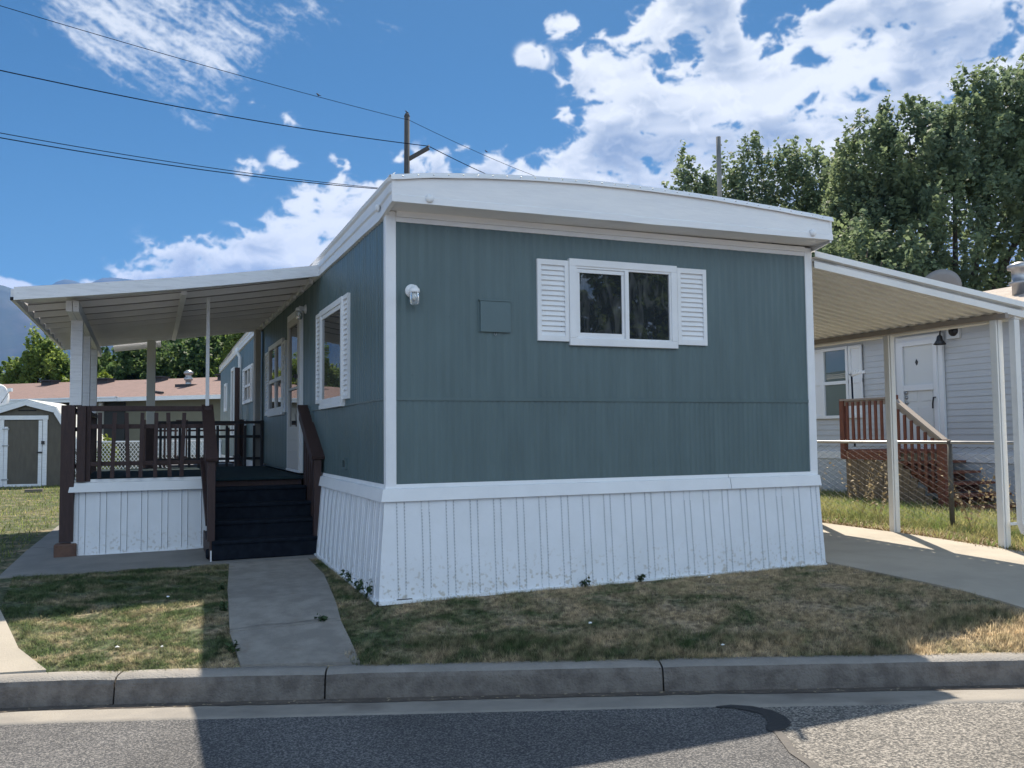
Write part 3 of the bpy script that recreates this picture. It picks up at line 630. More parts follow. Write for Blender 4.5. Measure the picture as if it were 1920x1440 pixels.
# front fascia: two slightly angled faces, lip on top
g = MB(); NF = 40
def fp(i, j):
    x = -.03+(HW+.06)*i/(NF-1); zt_ = ztop(x)-.046; zb = 2.930+.018*x/HW; w = mnoise.noise(V((x*3, 0, 1)))*.004
    row = [(-.24, zb), (-.272, zb+.004), (-.270, zb+.055), (-.264, zb+.060), (-.258, zt_), (-.262, zt_)]
    return (x, row[j][0], row[j][1]+w)
g.grid(fp, NF, 6)
g.build('front_fascia', WHITEF, home)
g = MB()
g.grid(lambda i, j: (-.038+(HW+.076)*i/(NF-1), [-.266, -.280, -.278, -.262, -.2][j], ztop(-.03+(HW+.06)*i/(NF-1))-.046+[0, 0, .012, .042, .046][j]+mnoise.noise(V((i*.5, 0, 9)))*.003), NF, 5)
for k in range(34): g.lathe([(0, .0), (.006, .0), (.006, .003), (0, .004)], (.05+k*.116, -.272, ztop(.05+k*.116)-.024), (0, -1, .3), 6, 1)
g.build('roof_drip_edge', [WHITEF, METAL], home)
g = MB(); g.quad((-.03, -.24, 2.930), (HW+.03, -.24, 2.948), (HW+.03, .0, 2.950), (-.03, .0, 2.932)); g.build('soffit', WHITEF, home)
# side fascias (ribbed, slightly wavy)
def side_fascia(x, sx, name):
    g = MB(); n = 60
    def zb(y): return 2.875+(.06*(1-min(max(y+.26, 0)/.35, 1))) if y < 9 else 2.875-.021*(y-9)
    def zt(y): return 3.095+zroofL(y)*1.0-(.021*(y-9) if y > 9 else 0)-(.035 if y > 3 else 0)-(.05 if y > 12 else 0)
    yy = [-.262+(HL+.36)*(k/(n-1))**1.5 for k in range(n)]
    q = [(.0, 0), (.030, .02), (.030, .22), (.018, .27), (.018, .40), (.030, .45), (.030, .60), (.018, .65), (.018, .78), (.034, .84), (.040, .93), (.030, 1.0), (.0, 1.05)]
    g.grid(lambda i, j: (x+sx*q[j][0]*(.6 if yy[i] < -.2 else 1), yy[i], zb(yy[i])+(zt(yy[i])+.045-zb(yy[i]))*q[j][1]+mnoise.noise(V((yy[i]*2.2, 0, 4)))*(.010 if yy[i] > 2.7 else .004)), n, len(q))
    g.add([(x, -.262, 2.93), (x+sx*.018, -.262, 2.93), (x+sx*.03, -.262, 3.13), (x, -.262, 3.13)], [(0, 1, 2, 3)])
    g.build(name, WHITEF, home)
side_fascia(-.0, -1, 'left_fascia'); side_fascia(HW, 1, 'right_fascia')
for x, z in ((.25, 2.975), (3.76, 2.998)):
    g = MB(); g.lathe([(.0, .0), (.031, .0), (.031, .012), (.026, .022), (.012, .027), (0, .028)], (x, -.266, z), (0, -1, 0), 20); g.build('marker_light', WHITE, home)
g = MB(); g.lathe([(.0, .0), (.031, .0), (.031, .012), (.026, .022), (.012, .027), (0, .028)], (-.03, .12, 2.975), (-1, 0, 0), 20); g.build('marker_light', WHITE, home)
# front window
def louver(parent, x0, x1, z0, z1, nsl, fw=.035, axis='X', pl=0, sgn=-1):
    """shutter on a wall; axis X: front wall (plane y), axis Y: left wall (plane x)"""
    g = MB()
    def B(a0, a1, o0, o1, c0, c1):
        if axis == 'X': g.box(a0, a1, pl+sgn*o0, pl+sgn*o1, c0, c1)
        else: g.box(pl+sgn*o0, pl+sgn*o1, a0, a1, c0, c1)
    B(x0, x0+fw, 0, .026, z0, z1); B(x1-fw, x1, 0, .026, z0, z1); B(x0+fw, x1-fw, 0, .026, z0, z0+fw*1.2); B(x0+fw, x1-fw, 0, .026, z1-fw*1.2, z1)
    za = z0+fw*1.2; zz = z1-fw*1.2; hgt = (zz-za)/nsl
    for k in range(nsl):
        c0 = za+k*hgt; c1 = c0+hgt
        a = [(0.006, c1), (.021, c0+.003), (.021, c0-.0), (.004, c0)]
        vs = []
        for s in (x0+fw, x1-fw):
            for o, z in a: vs.append((s, pl+sgn*o, z) if axis == 'X' else (pl+sgn*o, s, z))
        g.add(vs, [(0, 4, 5, 1), (1, 5, 6, 2), (2, 6, 7, 3)])
    g.add([(x0+fw, pl+sgn*.003, za), (x1-fw, pl+sgn*.003, za), (x1-fw, pl+sgn*.003, zz), (x0+fw, pl+sgn*.003, zz)] if axis == 'X' else
          [(pl+sgn*.003, x0+fw, za), (pl+sgn*.003, x1-fw, za), (pl+sgn*.003, x1-fw, zz), (pl+sgn*.003, x0+fw, zz)], [(0, 1, 2, 3)], 1)
    return g.build('shutter', [WHITE, SLOT], parent)
louver(home, 1.215, 1.492, 1.995, 2.648, 14); louver(home, 2.515, 2.808, 2.000, 2.656, 14)
def frame(g, a0, a1, c0, c1, w, o0, o1, axis='X', pl=0, sgn=-1, mi=0, wb=None):
    wb = wb or w
    def B(a, b, z, zz):
        if axis == 'X': g.box(a, b, pl+sgn*o0, pl+sgn*o1, z, zz, mi)
        else: g.box(pl+sgn*o0, pl+sgn*o1, a, b, z, zz, mi)
    B(a0, a1, c1-w, c1); B(a0, a1, c0, c0+wb); B(a0, a0+w, c0+wb, c1-w); B(a1-w, a1, c0+wb, c1-w)
g = MB(); frame(g, 1.494, 2.508, 1.965, 2.668, .058, 0, .036); frame(g, 1.548, 2.455, 2.012, 2.614, .022, .0, .028)
g.box(2.004, 2.040, -.033, 0, 2.03, 2.60)
win = g.build('window', WHITE, home, .003)
g = MB(); frame(g, 1.571, 2.003, 2.035, 2.591, .022, .002, .016, wb=.036); g.box(1.571, 2.003, -.020, -.002, 2.560, 2.590); g.build('sash', WHITE, win)
g = MB(); g.quad((1.58, -.008, 2.06), (1.98, -.008, 2.06), (1.98, -.008, 2.57), (1.58, -.008, 2.57)); g.build('pane', GLASS, win)
g = MB(); g.quad((2.038, -.012, 2.03), (2.436, -.012, 2.03), (2.436, -.012, 2.595), (2.038, -.012, 2.595)); g.build('pane', GLASS, win)
# breaker panel cover on the wall
g = MB(); g.box(.722, .984, -.006, .01, 2.045, 2.300); g.box(.733, .984, -.022, -.006, 2.048, 2.288); g.box(.722, .988, -.026, -.004, 2.288, 2.300)
pnl = g.build('access_panel', BLUE2, home, .003)
g = MB(); g.tube([(.850, -.012, 2.046), (.850, -.016, 2.030), (.858, -.018, 2.022), (.866, -.016, 2.030), (.866, -.012, 2.046)], .0022, 6); g.build('latch', METAL, pnl)
# wall lamps (jelly jar)
def jelly_lamp(p, n, parent):
    n = V(n); p = V(p)
    g = MB(); g.lathe([(0, .0), (.052, .0), (.052, .006), (.046, .014), (.02, .020), (0, .021)], p, n, 24)
    c = p+n*.075+V((0, 0, -.004))
    g.tube([p+n*.01, p+n*.05+V((0, 0, .006)), p+n*.075+V((0, 0, .006))], [.026, .026, .030], 14)
    g.lathe([(0, .022), (.026, .020), (.038, .008), (.040, -.010), (.040, -.018), (.036, -.018)], c, (0, 0, 1), 22)
    lamp = g.build('wall_lamp', WHITE, parent)
    g = MB(); g.lathe([(.036, -.018), (.038, -.04), (.037, -.085), (.033, -.098), (.033, -.104), (.025, -.112), (.0, -.114)], c, (0, 0, 1), 22); g.build('glass_shade', CLEAR, lamp)
    g = MB(); g.lathe([(.0, -.016), (.020, -.020), (.027, -.045), (.022, -.066), (.0, -.072)], c, (0, 0, 1), 14); g.build('bulb', mat('frosted_bulb', (.75, .75, .7), .6), lamp)
jelly_lamp((.19, -.006, 2.335), (0, -1, 0), home); jelly_lamp((-.006, 3.50, 2.66), (-1, 0, 0), home)
# left wall: big window, door, second window, rear windows
g = MB(); frame(g, 1.44, 2.50, 1.560, 2.500, .055, 0, .040, 'Y', 0, -1); g.box(-.045, 0, 1.44, 2.505, 1.520, 1.560); g.box(-.03, -.004, 1.49, 2.45, 2.405, 2.445)
w = g.build('window', WHITE, home, .003); g = MB(); g.quad((-.020, 1.49, 1.60), (-.020, 2.45, 1.60), (-.020, 2.45, 2.45), (-.020, 1.49, 2.45)); g.build('pane', GLASSL, w)
louver(home, 1.225, 1.455, 1.58, 2.50, 19, .03, 'Y', -.004); louver(home, 2.50, 2.77, 1.585, 2.495, 19, .03, 'Y', -.004)
g = MB(); frame(g, 5.10, 6.42, 1.58, 2.51, .06, 0, .040, 'Y', 0, -1); g.box(-.045, 0, 5.08, 6.46, 1.535, 1.58); g.box(-.036, 0, 5.72, 5.79, 1.62, 2.46); g.box(-.034, 0, 5.15, 6.37, 1.985, 2.035)
w = g.build('window', WHITE, home, .003)
g = MB(); g.quad((-.016, 5.15, 2.02), (-.016, 6.38, 2.02), (-.016, 6.38, 2.46), (-.016, 5.15, 2.46)); g.build('pane', GLASSL, w)
g = MB(); g.quad((-.016, 5.15, 1.62), (-.016, 6.38, 1.62), (-.016, 6.38, 2.0), (-.016, 5.15, 2.0)); g.build('pane', GLASSC, w)
louver(home, 4.88, 5.10, 1.56, 2.46, 19, .03, 'Y', -.004); louver(home, 6.42, 6.86, 1.56, 2.46, 19, .03, 'Y', -.004)
g = MB(); frame(g, 3.70, 4.68, .862, 2.72, .075, 0, .035, 'Y', 0, -1); g.box(-.045, 0, 3.69, 4.69, .850, .872); w = g.build('door_frame', WHITE, home, .003)
g = MB(); frame(g, 3.785, 4.60, .88, 2.64, .085, .012, .042, 'Y', 0, -1, wb=.49); g.box(-.040, -.012, 3.84, 4.54, 1.80, 1.83)
for k in range(3): g.box(-.045, -.040, 3.87, 4.50, .95+k*.13, .96+k*.13)
d = g.build('door', mat('storm_door_paint', (.55, .53, .50), .55), home, .003)
g = MB(); g.quad((-.022, 3.86, 1.37), (-.022, 4.52, 1.37), (-.022, 4.52, 2.56), (-.022, 3.86, 2.56)); g.build('pane', GLASSL, d)
g = MB(); g.box(-.075, -.042, 3.83, 3.86, 1.92, 1.96); g.tube([(-.07, 3.845, 1.95), (-.085, 3.86, 1.94), (-.085, 3.93, 1.93)], .008, 8); g.tube([(-.055, 3.845, 1.93), (-.06, 3.85, 1.88), (-.05, 3.85, 1.84)], .006, 6); g.build('handle', BLACKM, d)
for y0, y1, z0, z1 in ((8.68, 9.66, 1.83, 2.45), (11.6, 12.2, 1.25, 2.62), (13.3, 13.8, 1.81, 2.40)):
    g = MB(); frame(g, y0, y1, z0, z1, .06, 0, .035, 'Y', 0, -1)
    if y0 < 10: g.box(-.034, 0, (y0+y1)/2-.02, (y0+y1)/2+.02, z0, z1); g.box(-.034, 0, y0, y1, 2.10, 2.14)
    w = g.build('window', WHITE, home); g = MB(); g.quad((-.014, y0, z0), (-.014, y1, z0), (-.014, y1, z1), (-.014, y0, z1)); g.build('pane', GLASSL if y0 < 12 else GLASSC, w)
louver(home, 9.66, 10.0, 1.83, 2.45, 14, .03, 'Y', -.004); louver(home, 8.46, 8.66, 1.83, 2.45, 14, .03, 'Y', -.004)
g = MB(); g.tube([(-.10, 10.25, 2.86), (-.10, 10.25, 2.78), (-.05, 10.25, 2.70), (-.05, 10.25, .3)], .032, 8); g.build('downspout', WHITE, home)
g = MB(); g.tube([(-.05, 7.75, 2.83), (-.05, 7.75, .2)], .028, 8); g.build('downspout', WHITE, home)
g = MB(); frame(g, 1.37, 1.50, .965, 1.06, .018, 0, .022, 'Y', 0, -1); g.box(-.008, 0, 1.385, 1.485, .98, 1.045, 1); g.build('wall_vent', [BLUE2, DARK], home)
g = MB(); g.tube([(3.03, .06, 3.15), (3.03, .06, 3.875)], .021, 12); g.lathe([(.06, 0), (.05, .03), (.028, .06)], (3.03, .06, 3.215)); g.build('vent_pipe', PIPEM, home)
g = MB(); g.lathe([(.0, .0), (.11, 0), (.11, .16), (.15, .17), (.15, .25), (.05, .32), (0, .33)], (.45, 8.6, 3.07), (0, 0, 1), 16); g.build('roof_vent', METAL, home)

# ------------------------------------------------------------------ porch
DZ = .83
porch = thing('porch', (-1.15, 5.3, .1), 'covered side porch with brown wooden railings, black carpeted stairs and a slanting white roof', 'porch')
g = MB(); g.box(-2.27, -.012, 3.38, 7.25, DZ-.03, DZ); g.build('deck', CARPETD, porch, .008)
g = MB(); g.box(-2.24, -.06, 3.42, 7.2, DZ-.18, DZ-.031); g.build('deck_frame', BROWN, porch)
def psk(name, A, B, nrm, z0, z1, c0, c1):
    skirting(name, A, B, z0, z1, porch, zt=.74, o0=.0, o1=.035, start=.035, nrm=nrm, end_out0=c0, end_out1=c1)
psk('front_skirting', (-2.265, 3.385, 0), (-1.03, 3.385, 0), (0, -1, 0), .085, .125, 1, None)
psk('side_skirting', (-2.265, 7.2, 0), (-2.265, 3.385, 0), (-1, 0, 0), .12, .085, None, 1)
g = MB()
k = len(BP)
for (a, b, n0, n1) in (((-2.265, 3.385, 0), (-1.05, 3.385, 0), (-1, -1, 0), (0, -1, 0)), ((-2.265, 7.2, 0), (-2.265, 3.385, 0), (-1, 0, 0), (-1, -1, 0))):
    a, b, n0, n1 = V(a), V(b), V(n0), V(n1)
    A = [(a.x+n0.x*o, a.y+n0.y*o, z-.045) for o, z in BP]; B = [(b.x+n1.x*o, b.y+n1.y*o, z-.045) for o, z in BP]
    g.add(A+B, [(i, i+k, (i+1) % k+k, (i+1) % k) for i in range(k)]+[tuple(range(k))[::-1], tuple(range(k, 2*k))])
g.build('belt_trim', WHITE, porch)
# stairs
st = MB(); edges = [(3.38, DZ), (3.14, .742), (2.90, .591), (2.65, .442), (2.41, .284)]
zb = .105
for i in range(1, 5):
    y1 = edges[i][0]; z1 = edges[i][1]; yb = edges[i-1][0]+.02 if i > 1 else 3.375
    st.box(-1.045+.004*(4-i), -.02-(.012*(4-i)), y1, yb+.1, z1-.17 if i < 4 else zb, z1)
    st.box(-1.05+.004*(4-i), -.018-.012*(4-i), y1-.014, y1+.05, z1-.035, z1+.004)
st.box(-1.00, -.06, 2.46, 3.37, zb, .28)
stairs = st.build('stairs', CARPET, porch, .012)
g = MB(); g.box(-1.068, -1.05, 2.42, 3.36, .11, .30); g.build('stringer', BROWN, porch)
for yy, zz, rr in ((2.56, .33, .05), (2.75, .52, .045), (2.52, .16, .05)):
    g = MB(); g.lathe([(0, -.02), (rr*.8, -.018), (rr, 0), (rr*.8, .018), (0, .02)], (-1.075, yy, zz), (1, 0, 0), 12); g.build('carpet_flap', CARPET, stairs)
g = MB(); g.box(-1.062, -1.05, 2.405, 2.43, .10, .20); g.build('riser_end', WHITEW, porch)
# posts
def post(x, y, z0, z1, w=.105, m=WHITEW, name='post', mi=None):
    g = MB(); g.box(x-w/2, x+w/2, y-w/2, y+w/2, z0, z1); return g.build(name, m, porch, .004)
post(-2.335, 3.40, .25, 1.585, .125, BROWN, 'lower_post'); post(-2.272, 3.40, 1.585, 2.43, .108)
g = MB(); g.prism([(-2.44, 3.31), (-2.24, 3.32), (-2.24, 3.48), (-2.43, 3.48)], 'Z', .08, .235); g.build('post_base', STONE, porch, .012)
g = MB(); g.box(-2.255, -2.175, 3.33, 3.45, DZ, 1.58); g.box(-2.175, -2.13, 3.36, 3.46, DZ, 1.58); g.build('newel', BROWN, porch, .004)
for y in (4.86, 6.52):
    post(-2.27, y, 1.585, 2.43, .10); post(-2.27, y, .15, 1.585, .115, BROWN, 'lower_post')
post(-1.555, 7.2, 1.44, 2.64, .115, mat('beige_post_paint', (.68, .67, .62), .6)); post(-1.555, 7.2, .15, 1.44, .125, BROWN, 'lower_post')
g = MB(); g.box(-.115, -.035, 7.30, 7.38, .1, 2.86); g.box(-.12, -.045, 7.40, 7.48, .1, 2.86); g.build('post', mat('grey_beige_post_paint', (.42, .40, .37), .6), porch, .004)
g = MB(); g.box(-1.055, -1.02, 3.385, 3.42, 1.585, 2.725); g.build('post', WHITE, porch, .003)
# front railing
g = MB()
for z0, z1 in ((1.528, 1.580),): g.box(-2.13, -1.09, 3.335, 3.435, z0, z1)
for z0, z1 in ((1.352, 1.397), (.982, 1.025)): g.box(-2.13, -1.02, 3.355, 3.395, z0, z1)
rail = g.build('railing', BROWN, porch, .003)
for i, x in enumerate((-2.05, -1.925, -1.797, -1.667, -1.533, -1.408, -1.275)):
    g = MB(); a = .012*math.sin(i*2.3); g.beam((x-a, 3.34, .862), (x+a, 3.34, 1.512), .038, .026, up=(0, 1, 0)); g.build('baluster', BROWN, rail)
# left railing
g = MB(); g.box(-2.33, -2.20, 3.47, 6.46, 1.52, 1.56); g.box(-2.285, -2.25, 3.47, 6.46, 1.33, 1.37); g.box(-2.285, -2.25, 3.47, 6.46, .96, 1.0)
rail = g.build('railing', BROWN, porch)
for k in range(20):
    y = 3.55+k*.15; g = MB(); g.box(-2.25, -2.222, y, y+.038, DZ, 1.51); g.build('baluster', BROWN, rail)
# rear railing
g = MB(); g.box(-1.55, -.02, 7.16, 7.24, 1.452, 1.492); g.box(-1.55, -.02, 7.185, 7.215, 1.245, 1.285); g.box(-1.55, -.02, 7.185, 7.215, .925, .962)
rail = g.build('railing', BLACKIRON, porch)
for k, x in enumerate([-1.42+.128*i for i in range(11)]):
    g = MB(); g.box(x-.018, x+.018, 7.155, 7.183, DZ, 1.425); g.build('baluster', BLACKIRON, rail)
g = MB(); g.box(-.05, -.01, 7.15, 7.22, DZ, 1.50); g.build('newel', BLACKIRON, porch)
# stair rails
for sx, x0, x1, nb in ((-1, -1.035, -1.055, 4), (1, -.045, -.065, 8)):
    g = MB(); g.beam((x0, 3.43, 1.585), (x1, 2.40, 1.045), .115 if sx < 0 else .125, .036)
    g.beam((x0-sx*.03, 3.43, 1.48), (x1-sx*.03, 2.47, .975), .03, .085)
    hr = g.build('handrail', BROWN, porch, .004)
    if sx < 0: g = MB(); g.beam((x0-.05, 3.43, 1.02), (x1-.03, 2.5, .45), .03, .07); g.build('lower_rail', BROWN, hr)
    for k in range(nb):
        t = (k+.6)/(nb+.3); y = 3.38-.93*t; zt = 1.50-.52*t
        g = MB(); g.box(x0+sx*.012-.018, x0+sx*.012+.018, y, y+.040, zt-.80, zt); g.build('baluster', BROWN, hr)
    g = MB(); g.box(x1-.035, x1+.035, 2.425, 2.50, .285, 1.03); g.build('newel', BROWN, porch, .003)
g = MB(); g.box(-1.07, -1.0, 3.30, 3.42, DZ, 1.57); g.build('newel', BROWN, porch, .003)
# porch roof: sawtooth pans
YR0, YR1 = 2.62, 7.62
def yf(x): return YR0-.34*min(max(-x/2.69, 0), 1)
def zr_f(x, y): # underside of the roof
    f = (y-YR0)/(YR1-YR0); z0 = 2.885; zl = 2.462+.054*f
    return z0+(zl-z0)*(-x/2.69) - .02*math.sin(math.pi*(-x/2.69))*(1-f)
g = MB(); NP = 9; pt = (YR1-YR0)/NP
for k in range(NP):
    y0 = YR0+.03+k*pt*.994; y1 = y0+pt*.994
    for i in range(8):
        xa = -.03-2.66*i/8; xb = -.03-2.66*(i+1)/8
        ya, yb = (y0, y0) if k else (yf(xa)+.03, yf(xb)+.03)
        g.quad((xa, ya, zr_f(xa, ya)+.008), (xb, yb, zr_f(xb, yb)+.008), (xb, y1, zr_f(xb, y1)+.085), (xa, y1, zr_f(xa, y1)+.085))
        g.quad((xa, ya, zr_f(xa, ya)+.008), (xb, yb, zr_f(xb, yb)+.008), (xb, yb-.003, zr_f(xb, yb)+.087), (xa, ya-.003, zr_f(xa, ya)+.087))
        g.quad((xa, ya-.004, zr_f(xa, ya)+.078), (xb, yb-.004, zr_f(xb, yb)+.078), (xb, yb-.004, zr_f(xb, yb)+.066), (xa, ya-.004, zr_f(xa, ya)+.066), 2)  # dark strip along each pan lap, its shadow line put into the colour
        g.quad((xa, ya, zr_f(xa, ya)+.10), (xa, y1, zr_f(xa, y1)+.10), (xb, y1, zr_f(xb, y1)+.10), (xb, yb, zr_f(xb, yb)+.10), 1)
g.build('roof_panel', [PANW, WHITEW, mat('lap_shade_line', (.30, .29, .29), .8)], porch)
g = MB()
for i in range(10):
    xa = -.012-2.69*i/10; xb = -.012-2.69*(i+1)/10; ya = yf(xa); yb = yf(xb)
    g.add([(xa, ya, zr_f(xa, ya)), (xb, yb, zr_f(xb, yb)), (xb, yb, zr_f(xb, yb)+.112), (xa, ya, zr_f(xa, ya)+.112),
           (xa, ya+.04, zr_f(xa, ya)), (xb, yb+.04, zr_f(xb, yb)), (xb, yb+.04, zr_f(xb, yb)+.112), (xa, ya+.04, zr_f(xa, ya)+.112)], [(0, 3, 2, 1), (4, 5, 6, 7), (0, 1, 5, 4), (3, 7, 6, 2)])
yl = yf(-2.69); g.quad((-2.702, yl, zr_f(-2.69, yl)), (-2.702, yl, zr_f(-2.69, yl)+.112), (-2.702, yl+.04, zr_f(-2.69, yl)+.112), (-2.702, yl+.04, zr_f(-2.69, yl)))
g.build('front_fascia', WHITEW, porch)
g = MB(); zA = zr_f(-2.69, yl); zB_ = zr_f(-2.69, YR1)
g.beam((-2.715, yl+.045, zA+.050), (-2.715, YR1, zB_+.05), .028, .10); g.build('side_fascia', WHITEW, porch)
g = MB(); g.box(-2.729, -2.704, yl+.005, yl+.04, zA-.002, zA+.024); g.build('gutter_hole', DARK, porch)
g = MB(); g.beam((-2.70, YR1+.02, zB_+.05), (-.02, YR1+.02, zr_f(0, YR1)+.05), .04, .11)
g.beam((-2.06, YR1+.10, zr_f(-2.06, YR1)-.035), (-1.42, YR1+.10, zr_f(-1.42, YR1)-.035), .05, .11); g.build('rear_fascia', WHITEW, porch)
g = MB(); g.box(-2.325, -2.272, 2.665, 7.6, 2.425, 2.525); g.box(-2.268, -2.215, 2.665, 7.6, 2.425, 2.525); g.build('beam', WHITEW, porch, .003)
g = MB(); g.beam((-1.305, 2.68, zr_f(-1.3, 2.68)-.012), (-1.25, 7.55, zr_f(-1.25, 7.55)-.012), .05, .035); g.build('joist', PANW, porch)
for k in range(9):
    g = MB(); y = YR0+.5+k*pt; g.box(-.065, -.022, y-.16, y+.0, zr_f(-.06, y)-.022, zr_f(-.06, y)+.03); g.build('ledger_block', WHITEW, porch)

# ------------------------------------------------------------------ carport
cp = thing('carport', (6.1, 2, .1), 'cream metal carport with ribbed roof, slim posts and a downspout beside the driveway', 'carport')
def zc(x): return 2.755-.172*(x-HW)
YC0 = lambda x: -.02-.125*(x-HW)
g = MB(); NC = 46; X0, X1 = HW+.03, 6.20
pr = []
y = -.2; k = 0
while y < 6.2:
    pr += [(y, 0), (y+.062, 0), (y+.070, .062), (y+.124, .062)]; y += .136
def CP(i, j):
    t = i/9; x = X0+(X1-X0)*t; yy = pr[j][0]
    if yy < YC0(x)+.02: yy = YC0(x)+.02
    return (x, yy, zc(x)+.012+pr[j][1])
g.grid(CP, 10, len(pr)); g.grid(lambda i, j: (CP(i, j)[0], CP(i, j)[1], CP(i, j)[2]+.012), 10, len(pr), 1)
g.build('roof_panel', [CREAM, CREAMW], cp)
g = MB(); n = 14
def F(i, j):
    x = HW+.02+(6.36-HW-.02)*i/(n-1); q = [(.03, .0), (-.012, .0), (-.012, .062), (.050, .066), (.050, .096), (-.026, .100), (-.020, .155), (.03, .158)]
    return (x, YC0(x)+q[j][0], zc(x)-.004+q[j][1])
g.grid(F, n, 8); g.build('fascia', CREAMW, cp)
g = MB(); g.beam((6.10, -.30, zc(6.1)-.020), (6.10, 6.1, zc(6.1)-.020), .06, .055); g.build('beam', TAUPE, cp, .003)
g = MB(); g.box(6.205, 6.30, -.30, 6.2, zc(6.25)-.03, zc(6.25)+.07); g.build('gutter', CREAMW, cp, .01)
def cpost(x, y):
    g = MB(); w = .036
    for sx in (-1, 1): g.box(x+sx*w-.010, x+sx*w+.010, y-w, y+w, .10, zc(6.1)-.047)
    g.box(x-w, x+w, y-.008, y+.008, .10, zc(6.1)-.047); g.box(x-.02, x+.02, y-w-.006, y-w+.008, .1, zc(6.1)-.047)
    return g.build('post', CREAM, cp, .003)
for y in (-.135, 1.30, 2.74, 4.3, 5.8): cpost(6.14 if y < 0 else 6.20, y) if y < 2 else cpost(6.22, y)
g = MB(); g.box(6.19, 6.26, -.30, -.235, .33, 2.33); g.beam((6.225, -.268, .36), (6.235, -.30, .26), .072, .07, up=(0, 1, 0)); g.beam((6.23, -.29, .27), (6.33, -.40, .17), .07, .065); g.box(6.10, 6.265, -.235, -.228, .33, .36)
g.build('downspout', CREAMW, cp, .006)

# ------------------------------------------------------------------ neighbour home on the right
nh = thing('neighbour_home', (10.5, 5, .1), 'pale grey lap sided mobile home seen beyond the carport on the right', 'mobile home')
g = MB(); zz = .88; y0, y1 = -6, 16; pitch = .1016
while zz < 3.06:
    g.quad((10.488, y0, zz), (10.488, y1, zz), (10.5, y1, zz+pitch), (10.5, y0, zz+pitch)); g.quad((10.5, y0, zz), (10.5, y1, zz), (10.488, y1, zz), (10.488, y0, zz)); zz += pitch
g.box(10.502, 14.6, y0, y1, .8, 3.05)
g.build('siding', VINYL, nh)
g = MB(); g.box(10.44, 10.5, y0, y1, .745, .88); g.build('belt_trim', NWHITE, nh)
g = MB(); g.box(10.46, 10.50, y0, y1, .08, .745); g.build('skirting', mat('pale_skirting', (.52, .56, .60), .6), nh)
g = MB(); g.box(10.435, 10.46, y0, y1, .05, .115); g.build('footing', DARK, nh)
g = MB()
g.add([(10.15, y0-.3, 3.02), (12.6, y0-.3, 3.80), (15.0, y0-.3, 3.02), (10.15, y1+.3, 3.02), (12.6, y1+.3, 3.80), (15.0, y1+.3, 3.02)], [(0, 1, 4, 3), (1, 2, 5, 4), (0, 3, 5, 2), (0, 2, 1), (3, 4, 5)]); nr = g.build('roof', TANR, nh)
g = MB(); g.box(10.13, 10.155, y0-.3, y1+.3, 2.93, 3.03); g.build('fascia', NWHITE, nh)
g = MB(); c = (11.6, 3.77, 3.34); g.lathe([(.0, .0), (.13, .0), (.13, .28), (.17, .29), (.17, .33), (.13, .34), (.13, .52), (.19, .54), (.19, .60), (.05, .66), (0, .66)], c, (0, 0, 1), 18); g.build('chimney', METAL, nr)
def win_y(parent, xw, ya, yb, z0, z1, zm, m, gm):
    g = MB(); frame(g, ya, yb, z0, z1, .055, 0, .05, 'Y', xw, -1); g.box(xw-.045, xw, ya, yb, zm-.03, zm+.03); w = g.build('window', m, parent)
    g = MB(); g.quad((xw-.018, ya, z0), (xw-.018, yb, z0), (xw-.018, yb, z1), (xw-.018, ya, z1)); g.build('pane', gm, w); return w
BLIND = glass_mat('blind_behind_glass', (.14, .17, .16))
win_y(nh, 10.48, 6.46, 7.14, 1.50, 2.84, 2.17, NWHITE, BLIND)
for a, b in ((6.12, 6.45), (7.15, 7.48)):
    g = MB(); frame(g, a, b, 1.50, 2.84, .06, 0, .04, 'Y', 10.48, -1); g.box(10.445, 10.48, a, b, 2.14, 2.22); g.box(10.463, 10.48, a, b, 1.5, 2.84); g.build('shutter', NWHITE, nh, .004)
g = MB(); frame(g, 4.33, 5.30, .90, 2.86, .09, 0, .05, 'Y', 10.48, -1); dw = g.build('door_frame', NWHITE, nh, .004)
g = MB(); g.box(10.44, 10.475, 4.42, 5.21, .92, 2.77)
for a, b, c, e in ((4.55, 4.78, 1.05, 1.65), (4.87, 5.08, 1.05, 1.65), (4.55, 4.78, 1.75, 2.0), (4.87, 5.08, 1.75, 2.0)): g.box(10.432, 10.44, a, b, c, e)
dd = g.build('door', mat('white_entry_door', (.66, .68, .68), .5), nh, .003)
g = MB(); frame(g, 4.42, 5.21, .92, 2.77, .075, .01, .04, 'Y', 10.44, -1); g.box(10.40, 10.43, 4.5, 5.13, 1.93, 2.03); g.build('storm_frame', NWHITE, dd)
for z in (1.90, 1.82, 1.73):
    g = MB(); g.lathe([(0, 0), (.03, 0), (.03, .02), (0, .035)], (10.432, 5.09, z), (-1, 0, 0), 12); g.build('lock', METAL, dd)
g = MB(); g.tube([(10.39, 4.46, 1.80), (10.36, 4.47, 1.80), (10.36, 4.49, 1.70), (10.37, 4.50, 1.62)], .014, 8); g.build('handle', BLACKM, dd)
g = MB(); g.prism([(4.86, 2.36), (4.885, 2.41), (4.86, 2.46), (4.835, 2.41)], 'X', 10.425, 10.44); g.build('peep_diamond', BLACKM, dd)
g = MB(); g.box(10.44, 10.49, 4.0, 4.24, 2.74, 2.96); lp = g.build('lamp_plate', NWHITE, nh)
g = MB(); g.lathe([(0, 0), (.085, 0), (.085, .02), (0, .03)], (10.44, 4.10, 2.86), (-1, 0, 0), 20); g.tube([(10.42, 4.10, 2.86), (10.34, 4.14, 2.93), (10.30, 4.19, 2.93), (10.28, 4.22, 2.87), (10.28, 4.23, 2.79)], .014, 8)
